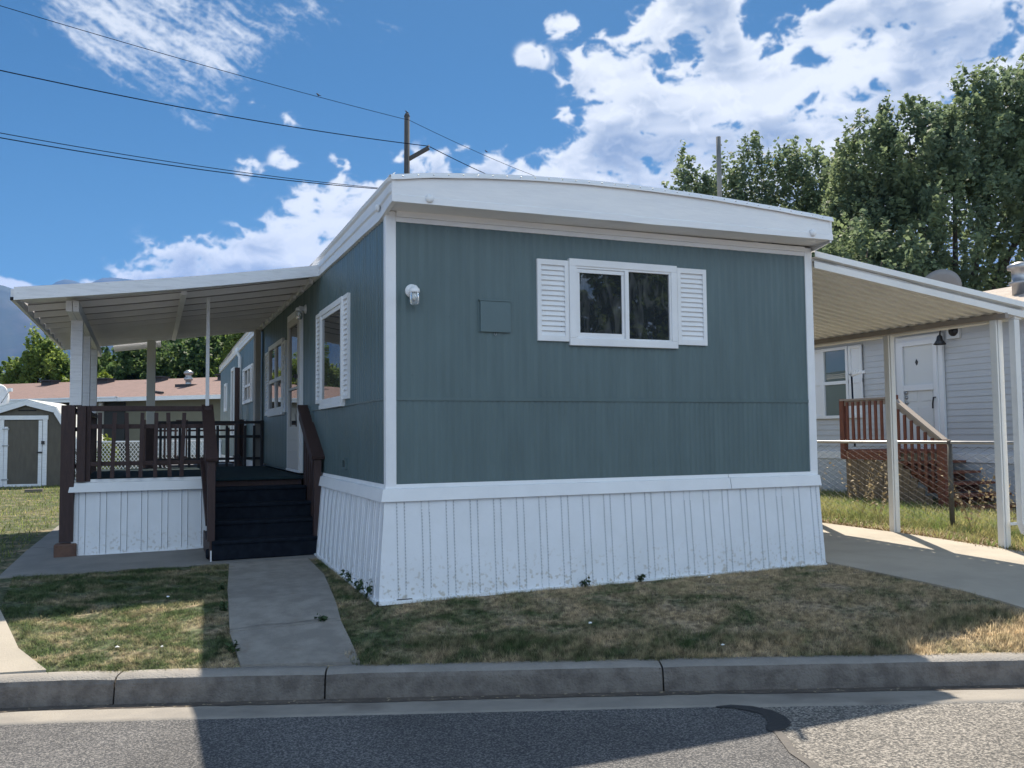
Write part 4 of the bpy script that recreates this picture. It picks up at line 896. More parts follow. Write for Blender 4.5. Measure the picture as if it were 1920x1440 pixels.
g.lathe([(.02, .06), (.04, .04), (.05, -.02), (.10, -.09), (.095, -.095)], (10.28, 4.235, 2.74), (0, 0, 1), 20); g.build('barn_lamp', BLACKM, lp)
# satellite dish on that roof
dish = thing('satellite_dish', (11.3, 5.3, 3.2), 'grey satellite dish just showing above the carport roof edge', 'satellite dish')
def make_dish(t, c, ax, r, m, arm):
    c = V(c); ax = V(ax).normalized()
    g = MB(); g.lathe([(r*q, r*.22*q*q) for q in (0, .25, .5, .75, 1)]+[(r*.98, r*.22+.012), (r*.5, r*.06+.012), (0, .012)], c, ax, 26); g.build('dish', m, t)
    g = MB(); g.tube([c-ax*.02, c-ax*.12+V((0, 0, -.1)), V((c.x, c.y, c.z-.62))-ax*.12], .024, 8); g.build('mast', METAL, t)
    e = c+ax*(r*1.05)+V((0, 0, arm)); g = MB(); g.tube([c+V((0, 0, -r*.9)), e], .012, 6); g.build('feed_arm', METAL, t)
    g = MB(); g.beam(e-ax*.06, e+ax*.05, .07, .09); g.build('receiver', WHITE, t)
make_dish(dish, (11.4, 5.15, 3.74), (.45, .75, .45), .36, mat('grey_dish_back', (.2, .2, .2), .5), -.1)

# red-brown deck with stairs at that home
dk = thing('wooden_deck', (9.8, 4.6, .1), 'small reddish wooden deck with handrail and steps below the neighbouring door', 'deck')
XF = 9.30
g = MB(); g.box(XF, 10.43, 4.25, 5.42, .90, .95); g.build('deck_boards', REDW, dk)
g = MB(); g.box(XF-.04, XF, 4.20, 5.42, .79, .93); g.box(XF, 10.4, 5.38, 5.42, .79, .93); g.build('rim_board', REDW, dk)
for y, z1 in ((5.38, 1.80), (4.27, 1.82)):
    g = MB(); g.box(XF-.05, XF+.04, y-.045, y+.045, .80, z1); g.build('post', REDW, dk)
g = MB(); g.box(XF-.06, XF+.05, 3.31, 3.44, .12, 1.12); g.build('newel', REDW, dk)
g = MB(); g.box(XF-.06, XF+.06, 4.25, 5.40, 1.765, 1.795); g.box(XF-.02, XF+.02, 4.25, 5.4, 1.68, 1.765); g.box(XF-.02, XF+.02, 4.25, 5.4, 1.07, 1.12); rl = g.build('railing', mat('grey_worn_rail_cap', (.30, .25, .22), .8), dk)
for k in range(8):
    y = 4.36+k*.125; g = MB(); g.box(XF-.045, XF-.02, y, y+.045, 1.07, 1.74); g.build('baluster', REDW, rl)
g = MB(); g.beam((XF, 4.27, 1.76), (XF, 3.33, 1.10), .12, .035); g.beam((XF, 4.27, 1.69), (XF, 3.38, 1.06), .04, .08); hr = g.build('handrail', mat('grey_worn_handrail', (.34, .29, .25), .8), dk)
for k in range(6):
    y = 4.17-k*.128; zt = 1.66-(4.27-y)*.70; g = MB(); g.box(XF-.045, XF-.02, y-.02, y+.025, zt-.78, zt); g.build('baluster', REDW, hr)
for k in range(5):
    z = .78-.155*k; y = 4.22-.26*k; g = MB(); g.box(XF-.02, 10.4, y-.30, y, z-.035, z); g.box(XF+.02, 10.38, y-.02, y, z-.16, z-.035); g.build('step', REDW, dk)
g = MB(); g.beam((XF+.06, 4.2, .72), (XF+.06, 2.95, .05), .04, .12); g.build('stringer', REDW, dk)
g = MB()
for k in range(14):
    y = 5.34-k*.135; zt = .79 if k < 9 else .79-.13*(k-8); g.box(XF-.012-.004*(k % 2), XF+.01, y-.125, y, .06, zt-.006*(k % 3))
g.build('skirting_boards', GREYW, dk)
mop = thing('mop', (9.6, 5.45, .95), 'white headed mop with dark handle leaning by the neighbouring window', 'mop')
g = MB(); g.tube([(9.45, 5.30, 1.0), (9.9, 5.80, 2.22)], .016, 8); g.build('handle', CABLE, mop)
g = MB()
for k in range(14):
    a = random.uniform(-1, 1); g.tube([(9.9, 5.80, 2.22), (9.9, 5.80+a*.12-.05, 2.26), (9.9, 5.76-abs(a)*.3, 2.30+random.uniform(-.04, .04))], .012, 5)
g.build('mop_head', mat('mop_yarn', (.75, .75, .74), .9), mop)

# ------------------------------------------------------------------ chain link fence
fe = thing('chain_link_fence', (6.97, 3, .11), 'low grey chain link fence running behind the carport posts', 'fence')
zt = 1.118
for y in (-1.35, 1.2, 3.75, 6.3, 8.85):
    g = MB(); g.tube([(6.97, y, .05), (6.97, y, zt-.01)], .028 if abs(y-1.2) < .1 else .024, 10); g.lathe([(.03, 0), (.033, .01), (.02, .035), (0, .04)], (6.97, y, zt-.01), (0, 0, 1), 12); g.build('post', FPOST, fe)
g = MB(); g.tube([(6.97, -4, zt-.004), (6.97, 12, zt-.004)], .019, 10); g.build('top_rail', METAL, fe)
g = MB(); dm = .078; zl, zh = .13, zt-.02
nY = int(16/dm)
for i in range(nY):
    y = -4+i*dm
    pts = []; k = 0; z = zl
    while z <= zh:
        pts.append((6.95+(.003 if k % 2 else -.003), y+(dm/2 if (k+i) % 2 else -dm/2)*.98, z)); z += .036; k += 1
    g.tube(pts, .0025, 4, sm=False, caps=False)
mesh = g.build('wire_mesh', WIREM, fe)

# ------------------------------------------------------------------ vegetation helpers
def scatter_leaves(name, pts, size, m, parent=None, up=.35, asp=1.5, seed=0):
    """pts (n,3) centres; each leaf a bent quad pair"""
    r = np.random.default_rng(seed); n = len(pts)
    nrm = r.normal(size=(n, 3)); nrm[:, 2] = np.abs(nrm[:, 2])+up; nrm /= np.linalg.norm(nrm, axis=1)[:, None]
    t = np.cross(nrm, r.normal(size=(n, 3))); t /= np.linalg.norm(t, axis=1)[:, None]; b = np.cross(nrm, t)
    s = (size*r.uniform(.6, 1.35, n))[:, None]
    p0 = pts-t*s*asp/2; p2 = pts+t*s*asp/2; p1 = pts+b*s*.5+nrm*s*.12-t*s*.1; p3 = pts-b*s*.5+nrm*s*.12-t*s*.1
    v = np.stack([p0, p1, p2, p3], 1).reshape(-1, 3)
    if parent is not None: v = v-np.array(root_of(parent).location)
    return mesh_np(name, v, 4, np.arange(4*n), m, parent)
def tree(name, base, lobes, nshoot, leaves, lsize, m, label, trunk_h, trunk_r, seed, cat='tree', group=None, shoot=.7, bark=BARK, limbs=9):
    r = np.random.default_rng(seed); t = thing(name, base, label, cat, group); B = np.array(base)
    g = MB(); g.tube([V(base)+V((0, 0, -.1)), V(base)+V((.05, 0, trunk_h*.5)), V(base)+V((-.05, .05, trunk_h))], [trunk_r*1.15, trunk_r, trunk_r*.7], 10)
    for k in range(limbs):
        c, rad = lobes[k % len(lobes)]; tgt = V(B+np.array(c))+V(r.normal(size=3)*np.array(rad)*.35); s = V(base)+V((0, 0, trunk_h*r.uniform(.55, 1)))
        mid = s.lerp(tgt, .5)+V(r.normal(size=3)*.25); g.tube([s, mid, tgt], [trunk_r*.5, trunk_r*.28, trunk_r*.08], 7)
    g.build('trunk', bark, t)
    P = []
    vol = np.array([np.prod(rad) for c, rad in lobes])**.75; vol /= vol.sum()
    for (c, rad), w in zip(lobes, vol):
        n = int(nshoot*w); d = r.normal(size=(n, 3)); d /= np.linalg.norm(d, axis=1)[:, None]
        q = r.uniform(.35, 1.0, n)**.5
        q *= 1+.16*np.sin(d[:, 0]*5+c[0])*np.sin(d[:, 1]*6+c[1])+.10*np.sin(d[:, 2]*9+d[:, 0]*7)
        ctr = np.array(c)+d*np.array(rad)*q[:, None]+B
        for i in range(n):
            # every shoot is a little plume of leaves, pointing outward and up
            k = leaves; ax = d[i]*.55+np.array([0, 0, .9]); ax /= np.linalg.norm(ax); L = shoot*r.uniform(.5, 1.25)
            u = r.uniform(-.5, .5, k)[:, None]*L; w_ = (1-(u/L+.5)*.75)
            P.append(ctr[i]+ax*u+r.normal(size=(k, 3))*L*.22*w_)
    P = np.concatenate(P); P[:, 2] = np.maximum(P[:, 2], B[2]+.1)
    scatter_leaves('crown', P, lsize, m, t, seed=seed+1)
    return t
def loc(depth, px):   # ground position at a given distance along the view axis and sideways offset in photo pixels
    k = (px-960)/1671.92*depth; return (-1.66375+.3827*depth+.9238*k, -6.41639+.9222*depth-.3828*k)
# big maples on the right
x, y = loc(28, 1800)
tree('maple_tree', (x, y, .13), [((0, 0, 6.6), (4.2, 4.2, 3.8)), ((-2.4, .9, 9.0), (1.5, 1.7, 1.9)), ((-1.0, .3, 9.9), (1.4, 1.5, 1.9)), ((.9, -.3, 10.4), (1.6, 1.8, 2.0)), ((2.6, -.9, 10.9), (1.9, 2, 2)), ((4.5, -1.5, 9.3), (2.5, 2.5, 3)), ((-2.9, 1.1, 5.6), (1.7, 1.9, 2.6)), ((-1.2, .4, 3.9), (3.2, 3, 1.8))], 3000, 36, .115, LEAF,
     'tall dark green maple filling the right edge behind the neighbouring home', 3.2, .34, 11, shoot=.9)
x, y = loc(34, 1440)
tree('maple_tree', (x, y, .13), [((-2.7, 1.1, 9.5), (.9, 1.0, 2.1)), ((-1.5, .7, 9.3), (.9, 1.0, 2.3)), ((-.2, .3, 10.0), (.9, 1.0, 2.5)), ((1.1, -.3, 9.9), (.9, 1.0, 2.4)), ((2.2, -.8, 9.6), (1.0, 1.0, 2.5)), ((3.1, -1.2, 8.6), (1.0, 1.0, 2.2)), ((.0, 0, 7.4), (3.6, 2.2, 1.8)), ((3.6, -1.4, 6.7), (1.6, 1.3, 2.2))], 1400, 34, .115, LEAF,
     'lower maple with upright shoots rising behind the white roof', 3.5, .3, 12, shoot=1.1)
x, y = loc(24, 1585)
tree('young_maple_tree', (x, y, .13), [((-.4, .2, 4.9), (1.5, 1.3, 1.2)), ((.9, -.3, 5.4), (1.5, 1.3, 1.5)), ((-.9, .3, 6.0), (1.0, 1, .8)), ((1.6, -.6, 4.2), (2.2, 1.3, 1.2))], 420, 24, .10, LEAF,
     'thin crowned maple with sky showing through, beside the roof corner', 3.2, .22, 13, shoot=.7)
# left background trees
x, y = loc(36, 75)
tree('bushy_tree', (x, y, .13), [((0, 0, 2.9), (1.2, 1.2, 2.3)), ((-.7, .2, 3.4), (.7, .8, 1.1)), ((.8, -.3, 3.1), (.7, .8, 1.5)), ((.15, 0, 4.5), (.5, .6, .7)), ((1.4, 0, 2.4), (.8, .8, 1.6))], 800, 28, .11, LEAFB,
     'bright green rounded tree left of the porch posts, beyond the red roof', 1.3, .15, 21, shoot=.5)
x, y = loc(44, -60)
tree('distant_tree', (x, y, .13), [((0, 0, 2.6), (2.6, 2.2, 2.2)), ((1.6, 0, 2.3), (1.3, 1.3, 1.9))], 700, 24, .17, LEAFD, 'darker tree at the far left edge beneath the mountain', 1.2, .2, 22, shoot=.6)
for i, (dep, px, w, hh, mm, lab) in enumerate(((36, 160, 1.1, 3.9, LEAFY, 'yellow green tree showing between the white porch posts'), (40, 235, 2.4, 6.0, LEAFD, 'dark broad tree behind the middle of the red roof'),
      (43, 330, 2.8, 6.9, LEAFD, 'dark tall tree behind the roof pipe of the red roofed house'), (41, 430, 2.3, 7.4, LEAFD, 'dark leafy tree nearest the rear end of the slate blue home'), (38, 480, 1.4, 7.0, LEAFB, 'lighter green tree just beyond the rear roof edge'))):
    x, y = loc(dep, px)
    tree('background_tree', (x, y, .13), [((0, 0, hh*.5), (w, w, hh*.45)), ((-w*.5, .2, hh*.42), (w*.7, w*.7, hh*.36)), ((w*.5, -.2, hh*.52), (w*.7, w*.7, hh*.4))], 1000, 27, .145, mm, lab, 1.5, .2, 30+i, group='trees beyond the red roofed house', shoot=.6)
# trees across the street, behind the photographer
for i, (x, y, s, lab) in enumerate(((19.5, -31, 1.15, 'leafy tree across the street reflected in the front window'), (-6, -38, 1.0, 'broad tree across the street facing the porch side'), (27, -33, 1.2, 'tall tree across the street, the furthest along the road'))):
    tree('street_tree', (x, y, -.2), [((0, 0, 6*s), (3.4*s, 3.2*s, 3.4*s)), ((-1.6*s, .5, 4.6*s), (2.4*s, 2.4*s, 2*s)), ((1.6*s, -.4, 8*s), (2.2*s, 2.2*s, 2*s))], 420, 18, .3, LEAFD, lab, 3.4*s, .33, 60+i, group='trees across the street', shoot=1.0)

# lawns ---------------------------------------------------------------
def in_poly(P, poly):
    x, y = P[:, 0], P[:, 1]; ins = np.zeros(len(P), bool); n = len(poly)
    for i in range(n):
        x0, y0 = poly[i]; x1, y1 = poly[(i+1) % n]
        c = ((y0 > y) != (y1 > y)); xi = (x1-x0)*(y-y0)/((y1-y0) if y1 != y0 else 1e-9)+x0; ins ^= (c & (x < xi))
    return ins
HXY = {}
def h_many(P):
    # nearest kerb distance, vectorised in chunks
    a = KA[:-1]; b = KA[1:]; d = b-a; L2 = (d*d).sum(1); out = np.empty(len(P))
    for s in range(0, len(P), 4000):
        Q = P[s:s+4000]; t = np.clip(((Q[:, None, 0]-a[:, 0])*d[:, 0]+(Q[:, None, 1]-a[:, 1])*d[:, 1])/L2, 0, 1)
        D = np.hypot(Q[:, None, 0]-a[:, 0]-t*d[:, 0], Q[:, None, 1]-a[:, 1]-t*d[:, 1]).min(1); out[s:s+4000] = D
    dd = out-.15; return -.135+.185*np.clip(dd/1.1, 0, 1)**.8+.02*np.clip(dd-1.1, 0, 3)
def blades(poly, n, hgt, wid, seed, lean=.6, clump=None):
    r = np.random.default_rng(seed); A = np.array(poly); lo, hi = A.min(0), A.max(0); out = []
    tot = 0
    while tot < n:
        P = r.uniform(lo, hi, (n, 2)); P = P[in_poly(P, poly)]
        if clump:
            w = np.array([mnoise.noise(V((p[0]*clump, p[1]*clump, seed))) for p in P]); P = P[r.uniform(-.45, .35, len(P)) < w]
        out.append(P); tot += len(P)
    P = np.concatenate(out)[:n]; z = h_many(P); n = len(P)
    a = r.uniform(0, 2*np.pi, n); H = hgt*r.uniform(.4, 1.3, n); w = wid*r.uniform(.6, 1.3, n)
    lx, ly = np.cos(a), np.sin(a); b0 = np.stack([P[:, 0]-ly*w, P[:, 1]+lx*w, z-.004], 1); b1 = np.stack([P[:, 0]+ly*w, P[:, 1]-lx*w, z-.004], 1)
    ln = H*lean*r.uniform(.2, 1.5, n); tip = np.stack([P[:, 0]+lx*ln, P[:, 1]+ly*ln, z+H], 1)
    return np.stack([b0, b1, tip], 1).reshape(-1, 3)
def grass(name, parts, m):
    v = np.concatenate(parts); return tag(mesh_np(name, v, 3, np.arange(len(v)), m), kind='stuff')
kq = lambda x: kb(x, .128)
lawn_front = [(-.14, 2.2), (-.195, 1.25), (-.41, -.30), kq(-.50), kq(-.1), kq(.5), kq(1.1), kq(1.7), kq(2.4), kq(3.2), kq(4.02), (4.02, -1.3), (4.02, -.10), (3.96, -.06), (-.06, -.06), (-.06, 2.2)]
lawn_left = [(-2.66, 2.34), (-.92, 2.22), (-1.02, .9), (-1.10, -.22), kq(-1.16), kq(-1.7), kq(-2.2), (-2.34, .02), (-2.58, .95)]
lawn_far = [(-14, 3.0), (-2.85, 2.4), (-2.72, 8.3), (-1.2, 8.5), (-.6, 16), (-5, 21), (-16, 22)]
grass('lawn_grass', [blades(lawn_front, 95000, .019, .0022, 1, 1.3, 5), blades(lawn_front, 22000, .030, .0024, 5, 1.1, 2.6), blades(lawn_left, 60000, .022, .0024, 2, 1.2, 5),
      blades([(-.50, -.85), kq(-.5), kq(.2), kq(1.5), kq(2.6), kq(4.0), (3.9, -1.75), (2.4, -1.7), (1.0, -1.15), (0, -.75)], 24000, .045, .0024, 9, .9, 3)], BLADE)
grass('back_lawn_grass', [blades(lawn_far, 60000, .05, .006, 3, .9)], BLADEB)
# overgrown strip under the fence
strip = [(6.40, 9.5), (6.36, 4), (6.25, 1.2), (5.95, -.7), (6.0, -2), (9.2, -2), (9.2, 3.0), (10.3, 3.0), (10.3, 9.5)]
grass('verge_grass', [blades(strip, 30000, .09, .007, 4, 1.0), blades([(6.75, 9), (6.7, 1), (6.45, -1), (7.6, -1), (8.6, 9)], 16000, .12, .007, 6, .9, 1.6)], WEED)
DRYG = leaf_mat('dry_fallen_grass', (.42, .31, .17), (.26, .18, .10), 6, .1)
grass('dry_verge_litter', [blades([(6.42, 9.5), (6.34, 4), (6.22, 1.2), (5.9, -.7), (6.0, -2), (6.6, -2), (6.5, -.8), (6.75, 1.3), (6.9, 9)], 16000, .035, .008, 7, 2.0)], DRYG)
grass('gutter_debris', [blades([kb(x, d) for x, d in ((.95, -.05), (1.5, -.05), (1.5, .0), (.95, .0))], 10, .001, .001, 8)], DRYG)
# weeds: countable tufts along skirting and walk edges
def weed(name, p, n, hgt, m, label, group, seed):
    r = np.random.default_rng(seed); t = thing(name, p, label, 'weed', group); B = np.array(p); vs = []
    g = MB()
    for k in range(max(3, n//7)):
        a = r.uniform(0, 6.28); L = hgt*r.uniform(.5, 1.1); e = V(p)+V((math.cos(a)*L*.45, math.sin(a)*L*.45, L)); mdl = V(p).lerp(e, .5)+V((0, 0, L*.12)); g.tube([V(p), mdl, e], [.0022, .0016, .0008], 4)
        for q in range(7):
            c = V(p).lerp(e, .35+.65*q/7); vs.append((c.x+r.normal()*.012, c.y+r.normal()*.012, c.z+r.normal()*.01))
    g.build('stem', m, t); scatter_leaves('leaves', np.array(vs), .022 if hgt < .3 else .03, m, t, seed=seed)
    return t
WEEDD = leaf_mat('dark_weed_leaves', (.03, .055, .022), (.05, .085, .03), 9, .2)
spots = [((-.13, .12), .16, 'weed tuft growing against the left skirting near the corner'), ((-.12, .42), .12, 'weed tuft a little further back along the left skirting'), ((-.11, .85), .13, 'weed tuft by the left skirting halfway to the stairs'),
         ((1.55, -.12), .09, 'weed sprouting at the front skirting left of the middle'), ((2.05, -.12), .07, 'small weed at the front skirting right of the middle'), ((-.52, -.25), .07, 'creeping weed spilling over the right edge of the walkway'),
         ((-1.08, .95), .07, 'weed spilling over the left edge of the walkway near the stairs'), ((-1.11, .25), .07, 'weed spilling over the left edge of the walkway halfway down'), ((-1.13, -.55), .08, 'weed spilling over the left edge of the walkway near the kerb')]
for i, ((x, y), hh, lab) in enumerate(spots): weed('weed', (x, y, h(x, y)+.0), 36, hh*.85, WEEDD, lab, 'small weeds along the skirting and walkway', 100+i)
dry = [(7.02, 3.6, .75), (7.1, 2.75, .85), (6.95, 2.3, .7), (7.0, .95, .8), (7.15, .62, .9), (6.9, .15, .65), (7.05, 4.9, .8)]
labs = ['tall dry seedy weed at the fence next to the home', 'tall dry seedy weed in front of the grey deck boards', 'dry weed left of the first carport post', 'dry weed just right of the fence post', 'tallest dry weed in front of the wooden steps', 'low dry weed near the paired carport post', 'dry weed far along the fence beside the white skirting']
for i, ((x, y, hh), lab) in enumerate(zip(dry, labs)): weed('dry_weed', (x, y, .11), 70, hh, STRAW, lab, 'dry weeds along the chain link fence', 140+i)
# scraps on the lawn
scr = [((1.72, -1.67), 'white paper scrap lying on the grass near the kerb'), ((2.58, -.30), 'pale pebble on the grass close to the front skirting'), ((-1.79, -.24), 'white scrap on the sunlit grass, left of two'), ((-1.53, -.34), 'white scrap on the sunlit grass, right of two'), ((-1.47, .73), 'white scrap on the shaded left lawn'), ((1.12, -1.03), 'small pale stick on the shaded front lawn')]
for i, ((x, y), lab) in enumerate(scr):
    g = MB(); r = random.Random(i); c = V((x, y, h(x, y)+.028)); g.add([c+V((r.uniform(.008, .018)*math.cos(a), r.uniform(.008, .018)*math.sin(a), r.uniform(-.004, .006))) for a in (0, 1.1, 2.2, 3.4, 4.6, 5.5)]+[c+V((0, 0, .008)), c-V((0, 0, .006))], [(k, (k+1) % 6, 6) for k in range(6)]+[((k+1) % 6, k, 7) for k in range(6)])
    tag(g.build('scrap', PAPER), lab, 'scrap', 'pale scraps on the lawn')

# ------------------------------------------------------------------ left background
# shed
sh = thing('shed', (-4.2, 18.2, .11), 'olive brown barn shaped shed with white framed door and pale roof', 'shed')
SC_ = (-4.25, 18.2); ux, uy = V((.985, -.17, 0)), V((.17, .985, 0))
def T(a, b, z): return V((SC_[0], SC_[1], 0))+ux*a+uy*b+V((0, 0, z+.11))
gam = [(-1.22, 0), (1.22, 0), (1.22, .98), (.62, 1.86), (0, 2.03), (-.62, 1.86), (-1.22, .98)]
g = MB(); n = len(gam); g.add([T(a, 0, z) for a, z in gam]+[T(a, 2.9, z) for a, z in gam], [tuple(range(n)), tuple(range(n, 2*n))[::-1]]+[(i, i+n, (i+1) % n+n, (i+1) % n) for i in range(n)]); g.build('wall', SHEDW, sh)
rf = [(1.30, .90), (.66, 1.93), (0, 2.12), (-.66, 1.93), (-1.30, .90)]
g = MB()
for (a, z), (b, w) in zip(rf[:-1], rf[1:]):
    g.add([T(a, -.06, z), T(b, -.06, w), T(b, 3.0, w), T(a, 3.0, z), T(a, -.06, z-.05), T(b, -.06, w-.05), T(b, 3.0, w-.05), T(a, 3.0, z-.05)], [(0, 1, 2, 3), (4, 7, 6, 5), (0, 4, 5, 1), (0, 3, 7, 4), (2, 6, 7, 3)])
g.build('roof', SHEDR, sh)
g = MB()
for (a, z), (b, w) in zip(rf[:-1], rf[1:]):
    sc = .93; g.add([T(a*1.01, -.09, z-.03), T(b*1.01, -.09, w-.03), T(b*sc, -.09, w-.16), T(a*sc, -.09, z-.14), T(a*1.01, -.05, z-.03), T(b*1.01, -.05, w-.03), T(b*sc, -.05, w-.16), T(a*sc, -.05, z-.14)], [(0, 3, 2, 1), (4, 5, 6, 7), (0, 1, 5, 4), (3, 7, 6, 2)])
g.build('gable_trim', WHITEW, sh)
def tb(g, a0, a1, b0, b1, z0, z1, mi=0):
    vs = [T(a, b, z) for z in (z0, z1) for a, b in ((a0, b0), (a1, b0), (a1, b1), (a0, b1))]; g.add(vs, [(0, 3, 2, 1), (4, 5, 6, 7), (0, 1, 5, 4), (1, 2, 6, 5), (2, 3, 7, 6), (3, 0, 4, 7)], mi)
g = MB(); tb(g, -.60, -.50, -.04, 0, 0, 1.62); tb(g, .36, .46, -.04, 0, .02, 1.62); tb(g, -.62, .48, -.05, 0, 1.62, 1.72); g.build('door_frame', WHITEW, sh)
g = MB(); tb(g, -.49, .35, -.03, 0, .05, 1.60); tb(g, -.49, -.41, -.05, -.03, .05, 1.45, 1); tb(g, .27, .35, -.05, -.03, .05, 1.60, 1); tb(g, -.49, .35, -.052, -.03, -.02, .06, 1)
d = g.build('door', [SHEDW, WHITEW], sh)
for z in (.16, .98, 1.38):
    g = MB(); tb(g, -.53, -.38, -.065, -.05, z, z+.03); g.build('hinge', METAL, d)
g = MB(); tb(g, .34, .41, -.075, -.05, 1.02, 1.10); tb(g, .24, .36, -.07, -.05, .80, .84); g.build('padlock', BLACKM, d)
g = MB(); tb(g, -.2, .2, -.012, 0, 1.83, 1.86); g.build('gable_vent', DARK, sh)
# satellite dish by the shed
sd2 = thing('satellite_dish', (-5.2, 19.6, .12), 'white satellite dish above the shed at the left edge', 'satellite dish')
x, y = loc(24, -2); make_dish(sd2, (x, y, 2.42), (.86, -.5, .12), .32, WHITE, .12)
g = MB(); g.tube([(x, y, 2.3), (x, y, .1)], .03, 8); g.build('pole', METAL, sd2)
# red-roofed house, set diagonally
A = V((-5.8, 25.6, 0)); B = V((.4, 20.4, 0)); e = (B-A).normalized(); nb = V((-e.y, e.x, 0))
rh = thing('red_roofed_house', (A.x, A.y, .12), 'long low olive house with reddish shingle roof and white gutter', 'house')
def Q(s, d, z): p = A+e*s+nb*d; return (p.x, p.y, z)
S0, S1 = -9, 12
def qb(g, s0, s1, d0, d1, z0, z1, mi=0, dz=0.0):
    vs = [Q(s, d, z) for z in (z0, z1) for s, d in ((s0, d0), (s1, d0), (s1, d1), (s0, d1))]; g.add(vs, [(0, 3, 2, 1), (4, 5, 6, 7), (0, 1, 5, 4), (1, 2, 6, 5), (2, 3, 7, 6), (3, 0, 4, 7)], mi)
g = MB(); qb(g, S0, S1, .35, 7, .1, 2.46); g.build('wall', OLIVE, rh)
g = MB(); g.add([Q(S0-.3, -.03, 2.47), Q(S1+.3, -.03, 2.47), Q(S1+.3, 3.6, 3.27), Q(S0-.3, 3.6, 3.27), Q(S1+.3, 7.4, 2.47), Q(S0-.3, 7.4, 2.47)], [(0, 1, 2, 3), (3, 2, 4, 5), (0, 3, 5), (1, 4, 2), (0, 5, 4, 1)])
rr = g.build('roof', REDR, rh)
g = MB(); qb(g, S0-.3, 4.55, -.15, -.035, 2.36, 2.50); qb(g, S0-.3, 4.55, -.17, -.02, 2.45, 2.48); gt = g.build('gutter', WHITE, rh)
g = MB(); qb(g, 4.55, S1+.3, -.06, -.032, 2.36, 2.48); g.build('fascia', WHITE, rh)
g = MB(); qb(g, S0, 4.5, .30, .345, .3, 2.36); g.build('porch_shade_sheet', DIM, rh)  # flat dark sheet, shade of the recessed porch put into its colour
for s in (1.0, .78): g = MB(); qb(g, s, s+.13, -.02, .10, .1, 2.36); g.build('porch_post', NWHITE, rh)
g = MB(); qb(g, 2.6, 3.75, .28, .35, .5, 2.42); dw = g.build('door_frame', mat('grey_beige_trim', (.30, .29, .25), .7), rh)
g = MB(); qb(g, 2.82, 3.5, .25, .29, .5, 2.20); qb(g, 2.98, 3.34, .24, .27, 1.75, 2.10, 1); g.build('door', [mat('beige_grey_door', (.42, .41, .38), .6), DARK], rh)
g = MB(); g.lathe([(0, 0), (.07, .01), (.07, .1), (0, .13)], Q(3.72, .2, 2.24), (0, 0, 1), 12); g.build('porch_light', WHITE, rh)
g = MB(); qb(g, 5.2, 11, .29, .35, .75, 1.60); g.build('lower_panel', mat('pale_grey_panel', (.50, .53, .52), .6), rh)
def roofz(d): return 2.47+.8*min(d, 3.6)/3.63
for k, s in enumerate((-1.2, 1.2, 3.4, 6.05)):
    g = MB(); qb(g, s-.22, s+.22, 3.0, 3.35, roofz(3)-.02, roofz(3)+.17); qb(g, s-.25, s+.25, 2.9, 3.4, roofz(3)+.15, roofz(3)+.19); g.build('roof_vent', DARKV, rr)
g = MB(); g.lathe([(.14, -.05), (.14, .0), (.09, .02), (.09, .16), (.13, .18), (.13, .26), (.09, .27), (.09, .36), (.14, .37), (.14, .44), (.04, .50), (0, .5)], Q(5.55, 1.9, roofz(1.9)), (0, 0, 1), 16); g.build('flue', METAL, rr)
g = MB(); qb(g, 5.2, 5.75, 1.7, 2.1, roofz(1.9)-.04, roofz(1.9)+.05); g.tube([Q(4.9, .9, roofz(.9)+.03), Q(5.8, .4, roofz(.4)+.05)], .035, 6); g.build('flashing', DARKV, rr)
# chain fence, shrub, boxes between porch and red house
cf = thing('far_chain_fence', (-1.8, 15.5, .13), 'low white chain link fence seen through the porch railing', 'fence')
fa, fb = V((-3.2, 15.6, 0)), V((1.6, 14.2, 0))
g = MB()
for k in range(70):
    for sgn in (1, -1):
        p0 = fa.lerp(fb, (k-(5 if sgn < 0 else 0))/64) if True else 0; p1 = fa.lerp(fb, (k+(0 if sgn < 0 else -5)+(-0))/64)
        p0 = fa.lerp(fb, max(0, min(1, k/64))); p1 = fa.lerp(fb, max(0, min(1, (k+sgn*9)/64)))
        g.tube([(p0.x, p0.y, .22), (p1.x, p1.y, 1.16)], .007, 3, sm=False, caps=False)
g.build('wire_mesh', WHITE, cf)
g = MB(); g.tube([(fa.x, fa.y, 1.18), (fb.x, fb.y, 1.18)], .02, 6); g.build('top_rail', WHITE, cf)
for t in (0, .33, .66, 1):
    p = fa.lerp(fb, t); g = MB(); g.tube([(p.x, p.y, .1), (p.x, p.y, 1.20)], .03, 6); g.build('post', WHITE, cf)
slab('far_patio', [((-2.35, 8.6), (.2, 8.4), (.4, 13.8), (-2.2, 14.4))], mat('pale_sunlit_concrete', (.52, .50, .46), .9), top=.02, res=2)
x, y = loc(21, 202); tree('upright_shrub', (x, y, .13), [((0, 0, .52), (.24, .24, .55)), ((0, 0, .95), (.15, .15, .22))], 120, 16, .05, LEAFY, 'narrow yellow green shrub seen through the porch railing', .3, .03, 44, cat='shrub', shoot=.2, limbs=4)
crate = thing('orange_crate', (loc(20, 297)[0], loc(20, 297)[1], .13), 'small orange lattice crate beyond the deck', 'crate'); x, y = loc(20, 297)
g = MB()
for k in range(4): g.box(x-.12, x+.12, y-.12, y-.11, .14+k*.09, .18+k*.09); g.box(x-.12, x-.11, y-.12, y+.12, .14+k*.09, .18+k*.09)
for k in range(5): g.box(x-.12+k*.055, x-.10+k*.055, y-.13, y-.12, .14, .50)
g.box(x-.12, x+.12, y-.12, y+.12, .13, .15); g.build('basket', ORANGE, crate)
